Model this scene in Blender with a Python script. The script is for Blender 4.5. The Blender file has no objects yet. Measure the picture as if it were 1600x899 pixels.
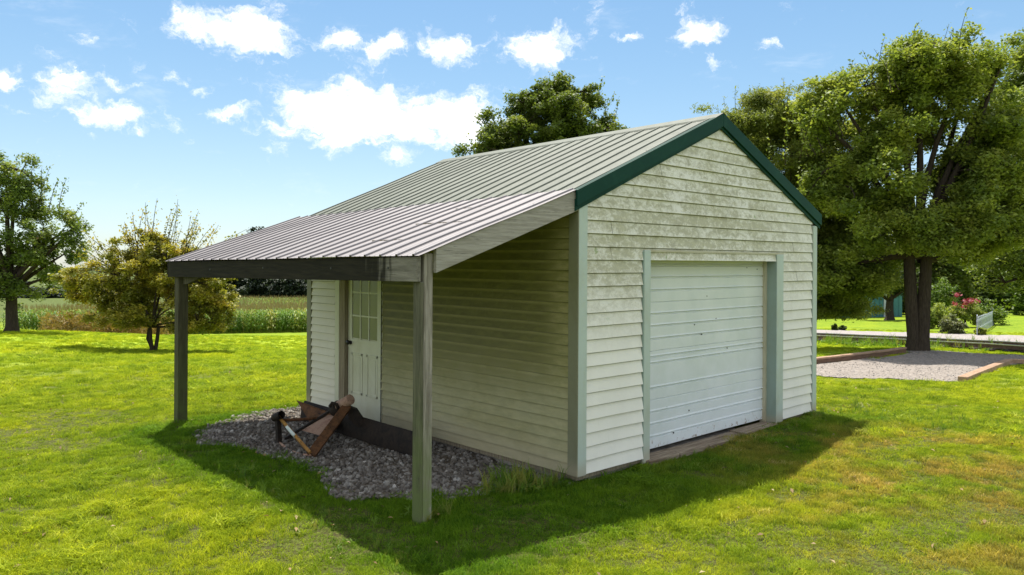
import bpy, math, random
import numpy as np
from mathutils import Vector, Matrix

# ------------------------------------------------------------------ camera
SC = bpy.context.scene
COL = SC.collection
YAW = 0.7561904
CAM = np.array([-5.43784, -4.85922, 2.00492])
F = 1206.09; SHY = -39.88; ROLL = 0.0057
cam_d = bpy.data.cameras.new("camera")
cam = bpy.data.objects.new("camera", cam_d); COL.objects.link(cam)
cam_d.sensor_width = 36.0; cam_d.lens = F/1600*36; cam_d.shift_y = SHY/1600
cam_d.clip_start = .05; cam_d.clip_end = 3000
cam.location = CAM
fwd = Vector((math.sin(YAW), math.cos(YAW), 0)); r0 = Vector((math.cos(YAW), -math.sin(YAW), 0)); u0 = Vector((0, 0, 1))
rr = math.cos(ROLL)*r0+math.sin(ROLL)*u0; uu = -math.sin(ROLL)*r0+math.cos(ROLL)*u0
cam.rotation_euler = Matrix((rr, uu, -fwd)).transposed().to_euler()
SC.camera = cam
SC.render.resolution_x = 1024; SC.render.resolution_y = 575

# ------------------------------------------------------------------ light
SUN = Vector((.228, .345, 1.0)).normalized()         # towards the sun
sun_el = math.asin(SUN.z); sun_rot = math.atan2(SUN.x, SUN.y)
SC.view_settings.view_transform = 'Standard'; SC.view_settings.look = 'None'
SC.view_settings.gamma = 1; SC.view_settings.exposure = 0.85
sl = bpy.data.lights.new("sun", 'SUN'); sl.energy = 4.7; sl.angle = math.radians(.53); sl.color = (1, .95, .86)
so = bpy.data.objects.new("sun", sl); COL.objects.link(so); so.location = (0, 0, 30)
so.rotation_euler = SUN.to_track_quat('Z', 'Y').to_euler()

def N(nt, typ, **kw):
    n = nt.nodes.new(typ)
    for k, v in kw.items():
        if k.startswith('i_'): n.inputs[k[2:].replace('_', ' ')].default_value = v
        elif k == 'ins':
            for a, b in v.items(): n.inputs[a].default_value = b
        else: setattr(n, k, v)
    return n
def L(nt, a, b): nt.links.new(a, b)
def MATH(nt, op, a, b=None, c=None, clamp=False):
    n = nt.nodes.new('ShaderNodeMath'); n.operation = op; n.use_clamp = clamp
    for i, v in enumerate((a, b, c)):
        if v is None: continue
        if isinstance(v, (int, float)): n.inputs[i].default_value = v
        else: nt.links.new(v, n.inputs[i])
    return n.outputs[0]
def MIX(nt, fac, a, b, blend='MIX'):
    n = nt.nodes.new('ShaderNodeMix'); n.data_type = 'RGBA'; n.blend_type = blend
    for i, v in ((0, fac), (6, a), (7, b)):
        if isinstance(v, (int, float)): n.inputs[i].default_value = v
        elif isinstance(v, (tuple, list)): n.inputs[i].default_value = (*v[:3], 1)
        else: nt.links.new(v, n.inputs[i])
    return n.outputs[2]
def NOISE(nt, vec, scale, detail=4, rough=.55, dist=0, sc=None):
    if sc is not None:
        m = nt.nodes.new('ShaderNodeMapping'); m.inputs['Scale'].default_value = sc
        nt.links.new(vec, m.inputs['Vector']); vec = m.outputs[0]
    n = nt.nodes.new('ShaderNodeTexNoise'); n.inputs['Scale'].default_value = scale
    n.inputs['Detail'].default_value = detail; n.inputs['Roughness'].default_value = rough; n.inputs['Distortion'].default_value = dist
    nt.links.new(vec, n.inputs['Vector']); return n.outputs['Fac']
def RAMP(nt, fac, stops, interp='LINEAR'):
    n = nt.nodes.new('ShaderNodeValToRGB'); cr = n.color_ramp; cr.interpolation = interp
    while len(cr.elements) < len(stops): cr.elements.new(.5)
    for e, (p, c) in zip(cr.elements, stops):
        e.position = p; e.color = (*c, 1) if isinstance(c, tuple) else (c, c, c, 1)
    nt.links.new(fac, n.inputs[0]); return n.outputs[0]
def SMOOTH(nt, v, a, b):
    n = nt.nodes.new('ShaderNodeMapRange'); n.interpolation_type = 'SMOOTHSTEP'
    n.inputs[1].default_value = a; n.inputs[2].default_value = b
    nt.links.new(v, n.inputs[0]); return n.outputs[0]

W_ = bpy.data.worlds.new("World"); SC.world = W_; W_.use_nodes = True
nt = W_.node_tree; nt.nodes.clear()
sky = N(nt, 'ShaderNodeTexSky'); sky.sky_type = 'NISHITA'; sky.sun_disc = False
sky.sun_elevation = sun_el; sky.sun_rotation = sun_rot; sky.altitude = 150
sky.air_density = 1.0; sky.dust_density = .3; sky.ozone_density = 2.0
geo = N(nt, 'ShaderNodeTexCoord')
def dirn(px, py):
    a = (px-800)/F; b = -(py-449.5-SHY)/F
    return (fwd+rr*a+uu*b).normalized()
vec = geo.outputs['Generated']
sep = N(nt, 'ShaderNodeSeparateXYZ'); L(nt, vec, sep.inputs[0])
# domain warp for cloud edges
wn = nt.nodes.new('ShaderNodeTexNoise'); wn.inputs['Scale'].default_value = 22; wn.inputs['Detail'].default_value = 6; wn.inputs['Roughness'].default_value = .62
L(nt, vec, wn.inputs['Vector'])
wsub = N(nt, 'ShaderNodeVectorMath', operation='SUBTRACT'); L(nt, wn.outputs['Color'], wsub.inputs[0]); wsub.inputs[1].default_value = (.5, .5, .5)
wsc = N(nt, 'ShaderNodeVectorMath', operation='SCALE'); L(nt, wsub.outputs[0], wsc.inputs[0]); wsc.inputs['Scale'].default_value = .06
wadd = N(nt, 'ShaderNodeVectorMath', operation='ADD'); L(nt, vec, wadd.inputs[0]); L(nt, wsc.outputs[0], wadd.inputs[1])
CL = [  # cumulus puffs: (px, py, half width, half height, strength)
 (400, 48, 50, 34, 1.1), (305, 40, 44, 18, .85), (545, 68, 42, 15, .85), (600, 74, 42, 14, .8), (706, 74, 40, 20, .9), (840, 78, 50, 26, 1.),
 (545, 178, 95, 42, 1.3), (640, 190, 80, 34, 1.0), (715, 190, 75, 38, 1.0), (470, 200, 50, 16, .7), (625, 244, 40, 16, .75), (700, 235, 40, 20, .6),
 (175, 175, 54, 20, .85), (95, 132, 45, 24, .7), (6, 127, 22, 18, .9), (360, 176, 44, 11, .65), (178, 125, 26, 10, .55), (440, 65, 22, 18, .7),
 (1090, 54, 32, 22, .85), (1113, 96, 16, 12, .5), (1203, 67, 15, 10, .65), (934, 30, 14, 34, .45), (980, 58, 20, 9, .45), (930, 104, 12, 8, .45),
 (1062, 20, 18, 9, .5), (132, 54, 16, 10, .5), (275, 122, 30, 9, .45), (205, 200, 22, 10, .5), (320, 145, 16, 7, .45), (60, 175, 40, 8, .4)]
acc = None
for px, py, hw, hh, s in CL:
    hw *= .78; hh *= .78
    d = dirn(px, py); e1 = d.cross(Vector((0, 0, 1))).normalized(); e2 = e1.cross(d).normalized()
    m = N(nt, 'ShaderNodeVectorMath', operation='DOT_PRODUCT'); L(nt, wadd.outputs[0], m.inputs[0]); m.inputs[1].default_value = e1*(F*.87/hw)
    m2 = N(nt, 'ShaderNodeVectorMath', operation='DOT_PRODUCT'); L(nt, wadd.outputs[0], m2.inputs[0]); m2.inputs[1].default_value = e2*(F*.87/hh)
    m3 = N(nt, 'ShaderNodeVectorMath', operation='DOT_PRODUCT'); L(nt, vec, m3.inputs[0]); m3.inputs[1].default_value = d
    q = MATH(nt, 'ADD', MATH(nt, 'MULTIPLY', m.outputs['Value'], m.outputs['Value']), MATH(nt, 'MULTIPLY', m2.outputs['Value'], m2.outputs['Value']))
    # falloff, only on this side of the sky
    v = MATH(nt, 'MULTIPLY', MATH(nt, 'MULTIPLY', MATH(nt, 'EXPONENT', MATH(nt, 'MULTIPLY', q, -.62)), s), MATH(nt, 'GREATER_THAN', m3.outputs['Value'], .5))
    acc = v if acc is None else MATH(nt, 'MAXIMUM', acc, v)
n1 = NOISE(nt, wadd.outputs[0], 24, 8, .66, .1, (1, 1, 2.3))
puff = MATH(nt, 'ADD', acc, MATH(nt, 'MULTIPLY', MATH(nt, 'SUBTRACT', n1, .5), 1.9))
cm = SMOOTH(nt, puff, .24, 1.0)
# unseen clouds added above and behind for neutral fill light, plus thin veils
n2 = NOISE(nt, wadd.outputs[0], 5, 7, .6, .2, (1, 1, 2.2))
fd = N(nt, 'ShaderNodeVectorMath', operation='DOT_PRODUCT'); L(nt, vec, fd.inputs[0]); fd.inputs[1].default_value = tuple(fwd)
away = MATH(nt, 'MAXIMUM', SMOOTH(nt, sep.outputs['Z'], .38, .52), SMOOTH(nt, fd.outputs['Value'], .45, .2))
rest = MATH(nt, 'MULTIPLY', SMOOTH(nt, n2, .44, .58), away)
wisp = MATH(nt, 'MULTIPLY', SMOOTH(nt, NOISE(nt, vec, 9, 6, .65, .4, (1, 1, 3)), .55, .85), .22)
cover = MATH(nt, 'MAXIMUM', MATH(nt, 'MAXIMUM', cm, rest), wisp, clamp=True)
cover = MATH(nt, 'MULTIPLY', cover, SMOOTH(nt, sep.outputs['Z'], .02, .09))
hsv = N(nt, 'ShaderNodeHueSaturation'); hsv.inputs['Saturation'].default_value = 1.5; hsv.inputs['Value'].default_value = 1.14; hsv.inputs['Hue'].default_value = .497
gam = N(nt, 'ShaderNodeGamma'); gam.inputs['Gamma'].default_value = .6; L(nt, sky.outputs[0], gam.inputs['Color']); L(nt, gam.outputs[0], hsv.inputs['Color'])
bg1 = N(nt, 'ShaderNodeBackground'); bg1.inputs['Strength'].default_value = .15
lowt = MIX(nt, SMOOTH(nt, sep.outputs['Z'], .16, .0), hsv.outputs[0], MIX(nt, 1, hsv.outputs[0], (.84, .95, 1.12), 'MULTIPLY'))
cloudc = MIX(nt, cover, lowt, (5.7, 5.55, 5.35))
L(nt, cloudc, bg1.inputs['Color'])
out = N(nt, 'ShaderNodeOutputWorld'); L(nt, bg1.outputs[0], out.inputs[0])

# ------------------------------------------------------------------ helpers
rng = np.random.default_rng(7)
def ray(px, py):
    a = (px-800)/F; b = -(py-449.5-SHY)/F
    return np.array(fwd+rr*a+uu*b)
def dep(px, py, d):
    return CAM+d*ray(px, py)
def onz(px, py, z):
    r = ray(px, py); return CAM+r*((z-CAM[2])/r[2])
def tag(o, label=None, cat=None, group=None, kind=None):
    if label: o['label'] = label
    if cat: o['category'] = cat
    if group: o['group'] = group
    if kind: o['kind'] = kind
    return o
def empty(name, loc, label, cat, group=None):
    o = bpy.data.objects.new(name, None); COL.objects.link(o); o.location = loc; o.empty_display_size = .2
    bpy.context.view_layer.update()
    return tag(o, label, cat, group)
def link(name, me, mats, parent=None):
    if mats is not None:
        for m in (mats if isinstance(mats, (list, tuple)) else [mats]): me.materials.append(m)
    o = bpy.data.objects.new(name, me); COL.objects.link(o)
    if parent is not None:
        o.parent = parent
        p = parent; off = Vector((0, 0, 0))
        while p is not None: off += Vector(p.location); p = p.parent
        o.matrix_parent_inverse = Matrix.Translation(-off)
    return o
class MB:
    """collects boxes, bars, tubes; world coordinates"""
    def __init__(s): s.v = []; s.f = []; s.m = []; s.mi = 0
    def add(s, vs, fs):
        b = len(s.v); s.v += [tuple(v) for v in vs]; s.f += [tuple(b+i for i in f) for f in fs]; s.m += [s.mi]*len(fs); return s
    def box(s, a, b):
        x0, y0, z0 = a; x1, y1, z1 = b
        vs = [(x, y, z) for z in (z0, z1) for y in (y0, y1) for x in (x0, x1)]
        return s.add(vs, [(0, 2, 3, 1), (4, 5, 7, 6), (0, 1, 5, 4), (2, 6, 7, 3), (0, 4, 6, 2), (1, 3, 7, 5)])
    def bar(s, p, q, w, h, up=(0, 0, 1)):
        p = np.array(p, float); q = np.array(q, float); d = q-p; d /= np.linalg.norm(d)
        up = np.array(up, float); sx = np.cross(d, up); sx /= np.linalg.norm(sx); uz = np.cross(sx, d)
        vs = []
        for c in (p, q):
            for a, b in ((-1, -1), (1, -1), (1, 1), (-1, 1)): vs.append(c+sx*a*w/2+uz*b*h/2)
        return s.add(vs, [(3, 2, 1, 0), (4, 5, 6, 7), (0, 1, 5, 4), (1, 2, 6, 5), (2, 3, 7, 6), (3, 0, 4, 7)])
    def tube(s, pts, rad, n=8, cap=True):
        pts = [np.array(p, float) for p in pts]; k = len(pts)
        if not hasattr(rad, '__len__'): rad = [rad]*k
        b = len(s.v); prev = None
        for i, p in enumerate(pts):
            d = pts[min(i+1, k-1)]-pts[max(i-1, 0)]; d = d/(np.linalg.norm(d)+1e-9)
            if prev is None:
                a = np.array([1, 0, 0]) if abs(d[0]) < .8 else np.array([0, 1, 0])
            else: a = prev
            x = a-d*np.dot(a, d); x /= np.linalg.norm(x)+1e-9; prev = x; y = np.cross(d, x)
            for j in range(n):
                t = 2*math.pi*j/n; s.v.append(tuple(p+rad[i]*(x*math.cos(t)+y*math.sin(t))))
        for i in range(k-1):
            for j in range(n):
                s.f.append((b+i*n+j, b+i*n+(j+1) % n, b+(i+1)*n+(j+1) % n, b+(i+1)*n+j)); s.m.append(s.mi)
        if cap:
            s.f.append(tuple(b+j for j in reversed(range(n)))); s.f.append(tuple(b+(k-1)*n+j for j in range(n))); s.m += [s.mi, s.mi]
        return s
    def prism(s, pts, vecn):
        n = len(pts); v2 = [tuple(np.array(p)+np.array(vecn)) for p in pts]
        return s.add(list(pts)+v2, [tuple(range(n)), tuple(range(2*n-1, n-1, -1))]+[(i, i+n, (i+1) % n+n, (i+1) % n) for i in range(n)])
    def build(s, name, mats, parent=None, bevel=0, smooth=False):
        me = bpy.data.meshes.new(name); me.from_pydata(s.v, [], s.f)
        me.polygons.foreach_set('material_index', s.m)
        import bmesh
        bm = bmesh.new(); bm.from_mesh(me); bmesh.ops.recalc_face_normals(bm, faces=bm.faces); bm.to_mesh(me); bm.free()
        if smooth: me.polygons.foreach_set('use_smooth', [True]*len(me.polygons))
        o = link(name, me, mats, parent)
        if bevel:
            b = o.modifiers.new('bevel', 'BEVEL'); b.width = bevel; b.segments = 2; b.limit_method = 'ANGLE'
        return o
def npmesh(name, V, K, attr=None, smooth=False, extra=None):
    """V (n*K,3): n polygons with K own vertices each"""
    n = len(V)//K
    me = bpy.data.meshes.new(name)
    me.vertices.add(len(V)); me.vertices.foreach_set('co', np.ascontiguousarray(V, np.float32).ravel())
    me.loops.add(n*K); me.loops.foreach_set('vertex_index', np.arange(n*K, dtype=np.int32))
    me.polygons.add(n); me.polygons.foreach_set('loop_start', np.arange(0, n*K, K, dtype=np.int32))
    me.polygons.foreach_set('loop_total', np.full(n, K, np.int32))
    me.update(calc_edges=True)
    if attr is not None:
        a = me.attributes.new('var', 'FLOAT', 'FACE'); a.data.foreach_set('value', np.ascontiguousarray(attr, np.float32))
    return me

# ------------------------------------------------------------------ terrain
cps = []
def cp(px, py, d): p = dep(px, py, d); cps.append((p[0], p[1], p[2]))
for x, y, z in ((0, 0, -.10), (2.4, -.3, -.06), (4.84, 0, -.03), (0, 2.5, -.09), (0, 5.1, -.05), (-1.75, 0, .02), (-1.75, 5.2, -.04), (4.84, 5.1, -.1), (2.4, 2.5, -.08),
                (-1.9, 2.5, -.09), (-2.4, -.7, -.09), (-1, 0, -.08)): cps.append((x, y, z))
for px, py, d in ((0, 899, 5.25), (400, 899, 5.2), (800, 899, 5.15), (1200, 899, 5.1), (1600, 899, 5.05), (0, 720, 8.4), (1000, 820, 6.15),
                  (1360, 672, 9.15), (1600, 695, 8.3), (1450, 660, 9.75), (1300, 640, 10.8), (1450, 628, 11.6), (1600, 630, 11.3),
                  (0, 600, 13.9), (200, 580, 15.6), (60, 545, 21.5), (18, 518, 32), (237, 549, 23), (460, 545, 24.5), (350, 530, 42), (110, 533, 37), (-200, 520, 30),
                  (237, 524, 66), (480, 519, 70), (100, 524, 66), (-300, 512, 66),
                  (1285, 591, 16.2), (1505, 599, 15.6), (1600, 590, 16), (1285, 562, 21), (1434, 549, 24), (1600, 562, 22.0), (1500, 575, 19.4),
                  (1285, 545, 28), (1440, 546, 26.5), (1600, 555, 25.5), (1285, 535, 32.5), (1600, 552, 27.5), (1285, 527, 38.5), (1600, 537, 33.5),
                  (1285, 517, 42.5), (1600, 525.5, 37.5), (1285, 505, 53), (1450, 511, 48), (1600, 505, 50), (1600, 492, 68), (1380, 497, 62), (1900, 520, 40), (1900, 600, 15),
                  (880, 520, 55), (700, 530, 30), (1000, 545, 25)): cp(px, py, d)
for a in range(0, 360, 30):
    for rad, z in ((150, -6.5), (400, -8.0)):
        t = math.radians(a)+YAW
        side = math.sin(math.radians(a))                     # right side of the view stays higher
        zz = z if not (20 < a < 160) else z*.62
        cps.append((CAM[0]+math.sin(t)*rad, CAM[1]+math.cos(t)*rad, zz))
for x, y, z in ((-8, -8, -.1), (0, -10, -.1), (-12, 0, -.3), (8, -8, .0), (-12, -15, -.4), (20, -20, -.5), (-25, 5, -.6)): cps.append((x, y, z))
cps = np.array(cps)
def _k(r2): return .5*r2*np.log(r2+1e-9)
_n = len(cps); _d = cps[:, None, :2]-cps[None, :, :2]; _K = _k((_d**2).sum(-1))+np.eye(_n)*1.5
_P = np.c_[np.ones(_n), cps[:, :2]]
_A = np.block([[_K, _P], [_P.T, np.zeros((3, 3))]])
_w = np.linalg.solve(_A, np.r_[cps[:, 2], np.zeros(3)])
def vnoise(x, y, s, seed=0):
    x = x/s; y = y/s; xi = np.floor(x).astype(np.int64); yi = np.floor(y).astype(np.int64); fx = x-xi; fy = y-yi
    def h(a, b):
        v = (a*374761393+b*668265263+seed*974711) & 0xffffffff
        v = ((v ^ (v >> 13))*1274126177) & 0xffffffff
        return ((v ^ (v >> 16)) & 0xffff)/65535.
    fx = fx*fx*(3-2*fx); fy = fy*fy*(3-2*fy)
    return (h(xi, yi)*(1-fx)+h(xi+1, yi)*fx)*(1-fy)+(h(xi, yi+1)*(1-fx)+h(xi+1, yi+1)*fx)*fy
def H(x, y):
    x = np.atleast_1d(np.asarray(x, float)); y = np.atleast_1d(np.asarray(y, float)); out = np.empty(x.shape)
    xf = x.ravel(); yf = y.ravel(); o = out.ravel()
    for i in range(0, len(xf), 20000):
        X = xf[i:i+20000]; Y = yf[i:i+20000]
        r2 = (X[:, None]-cps[None, :, 0])**2+(Y[:, None]-cps[None, :, 1])**2
        o[i:i+20000] = _k(r2)@_w[:_n]+_w[_n]+_w[_n+1]*X+_w[_n+2]*Y
    o = np.clip(o, -14, 2)
    o += (vnoise(xf, yf, .9, 1)-.5)*.035+(vnoise(xf, yf, .33, 2)-.5)*.02
    return o.reshape(x.shape)
def h1(x, y): return float(H(x, y)[0])
def gp(px, py):
    """where the sight line through a pixel of the photo meets the terrain"""
    r = ray(px, py); t = np.concatenate([np.arange(2, 40, .05), np.arange(40, 250, .5)])
    P = CAM+t[:, None]*r; below = P[:, 2] < H(P[:, 0], P[:, 1])
    i = int(np.argmax(below)) if below.any() else len(t)-1
    return P[i]

# ------------------------------------------------------------------ materials
def mat(name):
    m = bpy.data.materials.new(name); m.use_nodes = True; nt = m.node_tree; nt.nodes.clear()
    o = N(nt, 'ShaderNodeOutputMaterial'); return m, nt, o
def pbr(nt, out, col, rough=.8, metal=0., bump=None, bstr=.3, bdist=.01, spec=.5):
    b = N(nt, 'ShaderNodeBsdfPrincipled')
    if isinstance(col, (tuple, list)): b.inputs['Base Color'].default_value = (*col[:3], 1)
    else: L(nt, col, b.inputs['Base Color'])
    if isinstance(rough, (int, float)): b.inputs['Roughness'].default_value = rough
    else: L(nt, rough, b.inputs['Roughness'])
    b.inputs['Metallic'].default_value = metal; b.inputs['Specular IOR Level'].default_value = spec
    if bump is not None:
        bn = N(nt, 'ShaderNodeBump'); bn.inputs['Strength'].default_value = bstr; bn.inputs['Distance'].default_value = bdist
        L(nt, bump, bn.inputs['Height']); L(nt, bn.outputs[0], b.inputs['Normal'])
    L(nt, b.outputs[0], out.inputs['Surface']); return b
def wpos(nt): return N(nt, 'ShaderNodeNewGeometry').outputs['Position']
def simple(name, col, rough=.7, metal=0., var=.12, nscale=6, bstr=.15, bd=.004, spec=.4):
    m, nt, o = mat(name); p = wpos(nt)
    n = NOISE(nt, p, nscale, 6, .6)
    a = tuple(c*(1-var) for c in col); b = tuple(min(1, c*(1+var)) for c in col)
    c = MIX(nt, SMOOTH(nt, n, .3, .7), a, b)
    pbr(nt, o, c, rough, metal, NOISE(nt, p, nscale*8, 4), bstr, bd, spec); return m

def lawn_colour(nt, p):
    """colour of the turf by place: lush, yellowish and dry patches, shadow-darkened green at the shed"""
    s = N(nt, 'ShaderNodeSeparateXYZ'); L(nt, p, s.inputs[0])
    big = NOISE(nt, p, .35, 4, .6); mid = NOISE(nt, p, 1.3, 4, .6, .3); fine = NOISE(nt, p, 5, 3, .6)
    c = MIX(nt, SMOOTH(nt, mid, .35, .65), (.25, .345, .022), (.34, .415, .026))
    c = MIX(nt, MATH(nt, 'MULTIPLY', SMOOTH(nt, big, .45, .65), .7), c, (.41, .46, .02))
    # worn dry patches on the near right slope
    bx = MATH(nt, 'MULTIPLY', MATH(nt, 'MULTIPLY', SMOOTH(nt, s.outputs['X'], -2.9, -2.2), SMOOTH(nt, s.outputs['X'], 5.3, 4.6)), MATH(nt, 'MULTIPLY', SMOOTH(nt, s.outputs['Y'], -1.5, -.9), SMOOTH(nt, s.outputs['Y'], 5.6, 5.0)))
    c = MIX(nt, MATH(nt, 'MULTIPLY', bx, .8), c, (.095, .22, .014))  # shed shadow's darker green put into the turf colour, with lusher growth
    ms = MATH(nt, 'ADD', MATH(nt, 'MULTIPLY', s.outputs['X'], .75), MATH(nt, 'MULTIPLY', s.outputs['Y'], -.65))
    m = MATH(nt, 'MULTIPLY', SMOOTH(nt, ms, .2, 3.2), SMOOTH(nt, MATH(nt, 'ADD', mid, MATH(nt, 'MULTIPLY', fine, .4)), .60, .84))
    dd = N(nt, 'ShaderNodeVectorMath', operation='DISTANCE'); L(nt, p, dd.inputs[0]); dd.inputs[1].default_value = tuple(CAM)
    m = MATH(nt, 'MULTIPLY', m, MATH(nt, 'SUBTRACT', 1, SMOOTH(nt, dd.outputs['Value'], 9.5, 11.5)))
    c = MIX(nt, MATH(nt, 'MULTIPLY', m, .85), c, (.42, .30, .08))
    m2 = SMOOTH(nt, NOISE(nt, p, 2.1, 4, .6, .2), .66, .76)
    c = MIX(nt, MATH(nt, 'MULTIPLY', m2, .55), c, (.34, .27, .07))
    return c, fine, mid
m_ground, nt, o = mat('lawn_soil'); p = wpos(nt)
c, fine, mid = lawn_colour(nt, p)
d = N(nt, 'ShaderNodeVectorMath', operation='DISTANCE'); L(nt, p, d.inputs[0]); d.inputs[1].default_value = tuple(CAM)
near = SMOOTH(nt, d.outputs['Value'], 12, 26)
sp = NOISE(nt, p, 40, 4, .7)
soil = MIX(nt, SMOOTH(nt, sp, .4, .65), (.055, .05, .02), (.12, .15, .025))
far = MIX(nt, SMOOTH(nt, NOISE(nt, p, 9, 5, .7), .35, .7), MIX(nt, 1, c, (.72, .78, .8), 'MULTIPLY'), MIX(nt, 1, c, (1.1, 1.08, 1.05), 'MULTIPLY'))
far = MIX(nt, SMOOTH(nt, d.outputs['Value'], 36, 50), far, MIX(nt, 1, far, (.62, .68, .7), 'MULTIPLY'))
crop = SMOOTH(nt, d.outputs['Value'], 85, 120)
far = MIX(nt, crop, far, (.085, .11, .03))
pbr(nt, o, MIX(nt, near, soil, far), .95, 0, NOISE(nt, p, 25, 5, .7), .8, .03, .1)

def leafmat(name, ramp, trans=.45, rough=.55, space='attr', nscale=1.2, tcol=None, spec=.35):
    m, nt, o = mat(name)
    if space == 'attr':
        a = N(nt, 'ShaderNodeAttribute'); a.attribute_name = 'var'; f = a.outputs['Fac']
        f = MATH(nt, 'ADD', MATH(nt, 'MULTIPLY', f, .6), MATH(nt, 'MULTIPLY', SMOOTH(nt, NOISE(nt, wpos(nt), nscale, 3), .3, .7), .4))
        c = RAMP(nt, f, ramp)
    elif space == 'lawn':
        oi = N(nt, 'ShaderNodeObjectInfo'); c, _, _ = lawn_colour(nt, oi.outputs['Location'])
        c = MIX(nt, 1, c, RAMP(nt, oi.outputs['Random'], [(0, (.4, .5, .6)), (.35, (.8, .85, .85)), (.75, (1.05, 1.03, 1.0)), (.95, (1.3, 1.2, 1.3)), (1, (1.6, 1.4, 4.0))]), 'MULTIPLY')
    else:
        oi = N(nt, 'ShaderNodeObjectInfo'); c = RAMP(nt, oi.outputs['Random'], ramp)
    b = N(nt, 'ShaderNodeBsdfPrincipled'); L(nt, c, b.inputs['Base Color']); b.inputs['Roughness'].default_value = rough; b.inputs['Specular IOR Level'].default_value = spec
    t = N(nt, 'ShaderNodeBsdfTranslucent'); L(nt, MIX(nt, 1, c, tcol or (1.25, 1.2, .7), 'MULTIPLY'), t.inputs['Color'])
    x = N(nt, 'ShaderNodeMixShader'); x.inputs[0].default_value = trans
    L(nt, b.outputs[0], x.inputs[1]); L(nt, t.outputs[0], x.inputs[2]); L(nt, x.outputs[0], o.inputs['Surface']); return m
m_blade = leafmat('grass_blade', None, .5, .7, 'lawn', spec=.1)
m_tall = leafmat('tall_blade', [(0, (.10, .20, .02)), (.6, (.17, .27, .03)), (1, (.27, .27, .06))], .45, .5, 'inst')
m_corn = leafmat('corn_leaf', [(0, (.08, .17, .025)), (.5, (.16, .29, .035)), (.8, (.28, .36, .05)), (1, (.40, .36, .09))], .4, .5, 'inst')
m_tassel = simple('corn_tassel', (.34, .27, .10), .9)
m_maple = leafmat('maple_leaf', [(0, (.08, .125, .025)), (.45, (.185, .245, .042)), (.8, (.32, .365, .07)), (1, (.46, .46, .13))], .45, .55)
m_maple_b = leafmat('dark_maple_leaf', [(0, (.06, .095, .022)), (.5, (.13, .18, .033)), (1, (.28, .32, .07))], .42, .55)
m_cedar = leafmat('cedar_spray', [(0, (.09, .13, .03)), (.5, (.19, .235, .046)), (.85, (.34, .36, .075)), (1, (.42, .36, .11))], .38, .6)
m_apple = leafmat('apple_leaf', [(0, (.09, .115, .022)), (.35, (.20, .21, .03)), (.7, (.36, .32, .045)), (.9, (.48, .35, .06)), (1, (.28, .13, .04))], .42, .5)
m_left = leafmat('ash_leaf', [(0, (.06, .10, .025)), (.5, (.14, .20, .045)), (.85, (.26, .31, .08)), (1, (.30, .19, .09))], .42, .5)
m_back = leafmat('backdrop_leaf', [(0, (0.033, 0.058, 0.013)), (.6, (0.072, 0.111, 0.021)), (1, (0.156, 0.208, 0.039))], .35, .6)
m_bright = leafmat('bright_shrub_leaf', [(0, (.06, .11, .015)), (.5, (.11, .18, .02)), (1, (.2, .26, .03))], .45, .5)
m_grey = leafmat('grey_shrub_leaf', [(0, (.09, .11, .04)), (.6, (.16, .18, .07)), (1, (.25, .26, .12))], .35, .5)
m_red = leafmat('red_blossom', [(0, (0.180, 0.012, 0.030)), (.6, (0.300, 0.030, 0.054)), (1, (0.360, 0.084, 0.096))], .3, .5, tcol=(1, .8, .8))
m_woods = leafmat('woods_leaf', [(0, (.012, .022, .012)), (.6, (.022, .036, .016)), (1, (.04, .06, .02))], .2, .6)
m_weed = leafmat('dry_weed', [(0, (.09, .10, .02)), (.4, (.20, .15, .04)), (.8, (.34, .22, .07)), (1, (.13, .18, .04))], .35, .6)
def bark(name, col):
    m, nt, o = mat(name); p = wpos(nt)
    n = NOISE(nt, p, 9, 6, .7, .3, (3, 3, .5))
    pbr(nt, o, MIX(nt, SMOOTH(nt, n, .3, .7), tuple(c*.5 for c in col), col), .95, 0, n, .9, .03, .1); return m
m_bark = bark('bark', (.07, .055, .04))

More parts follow.
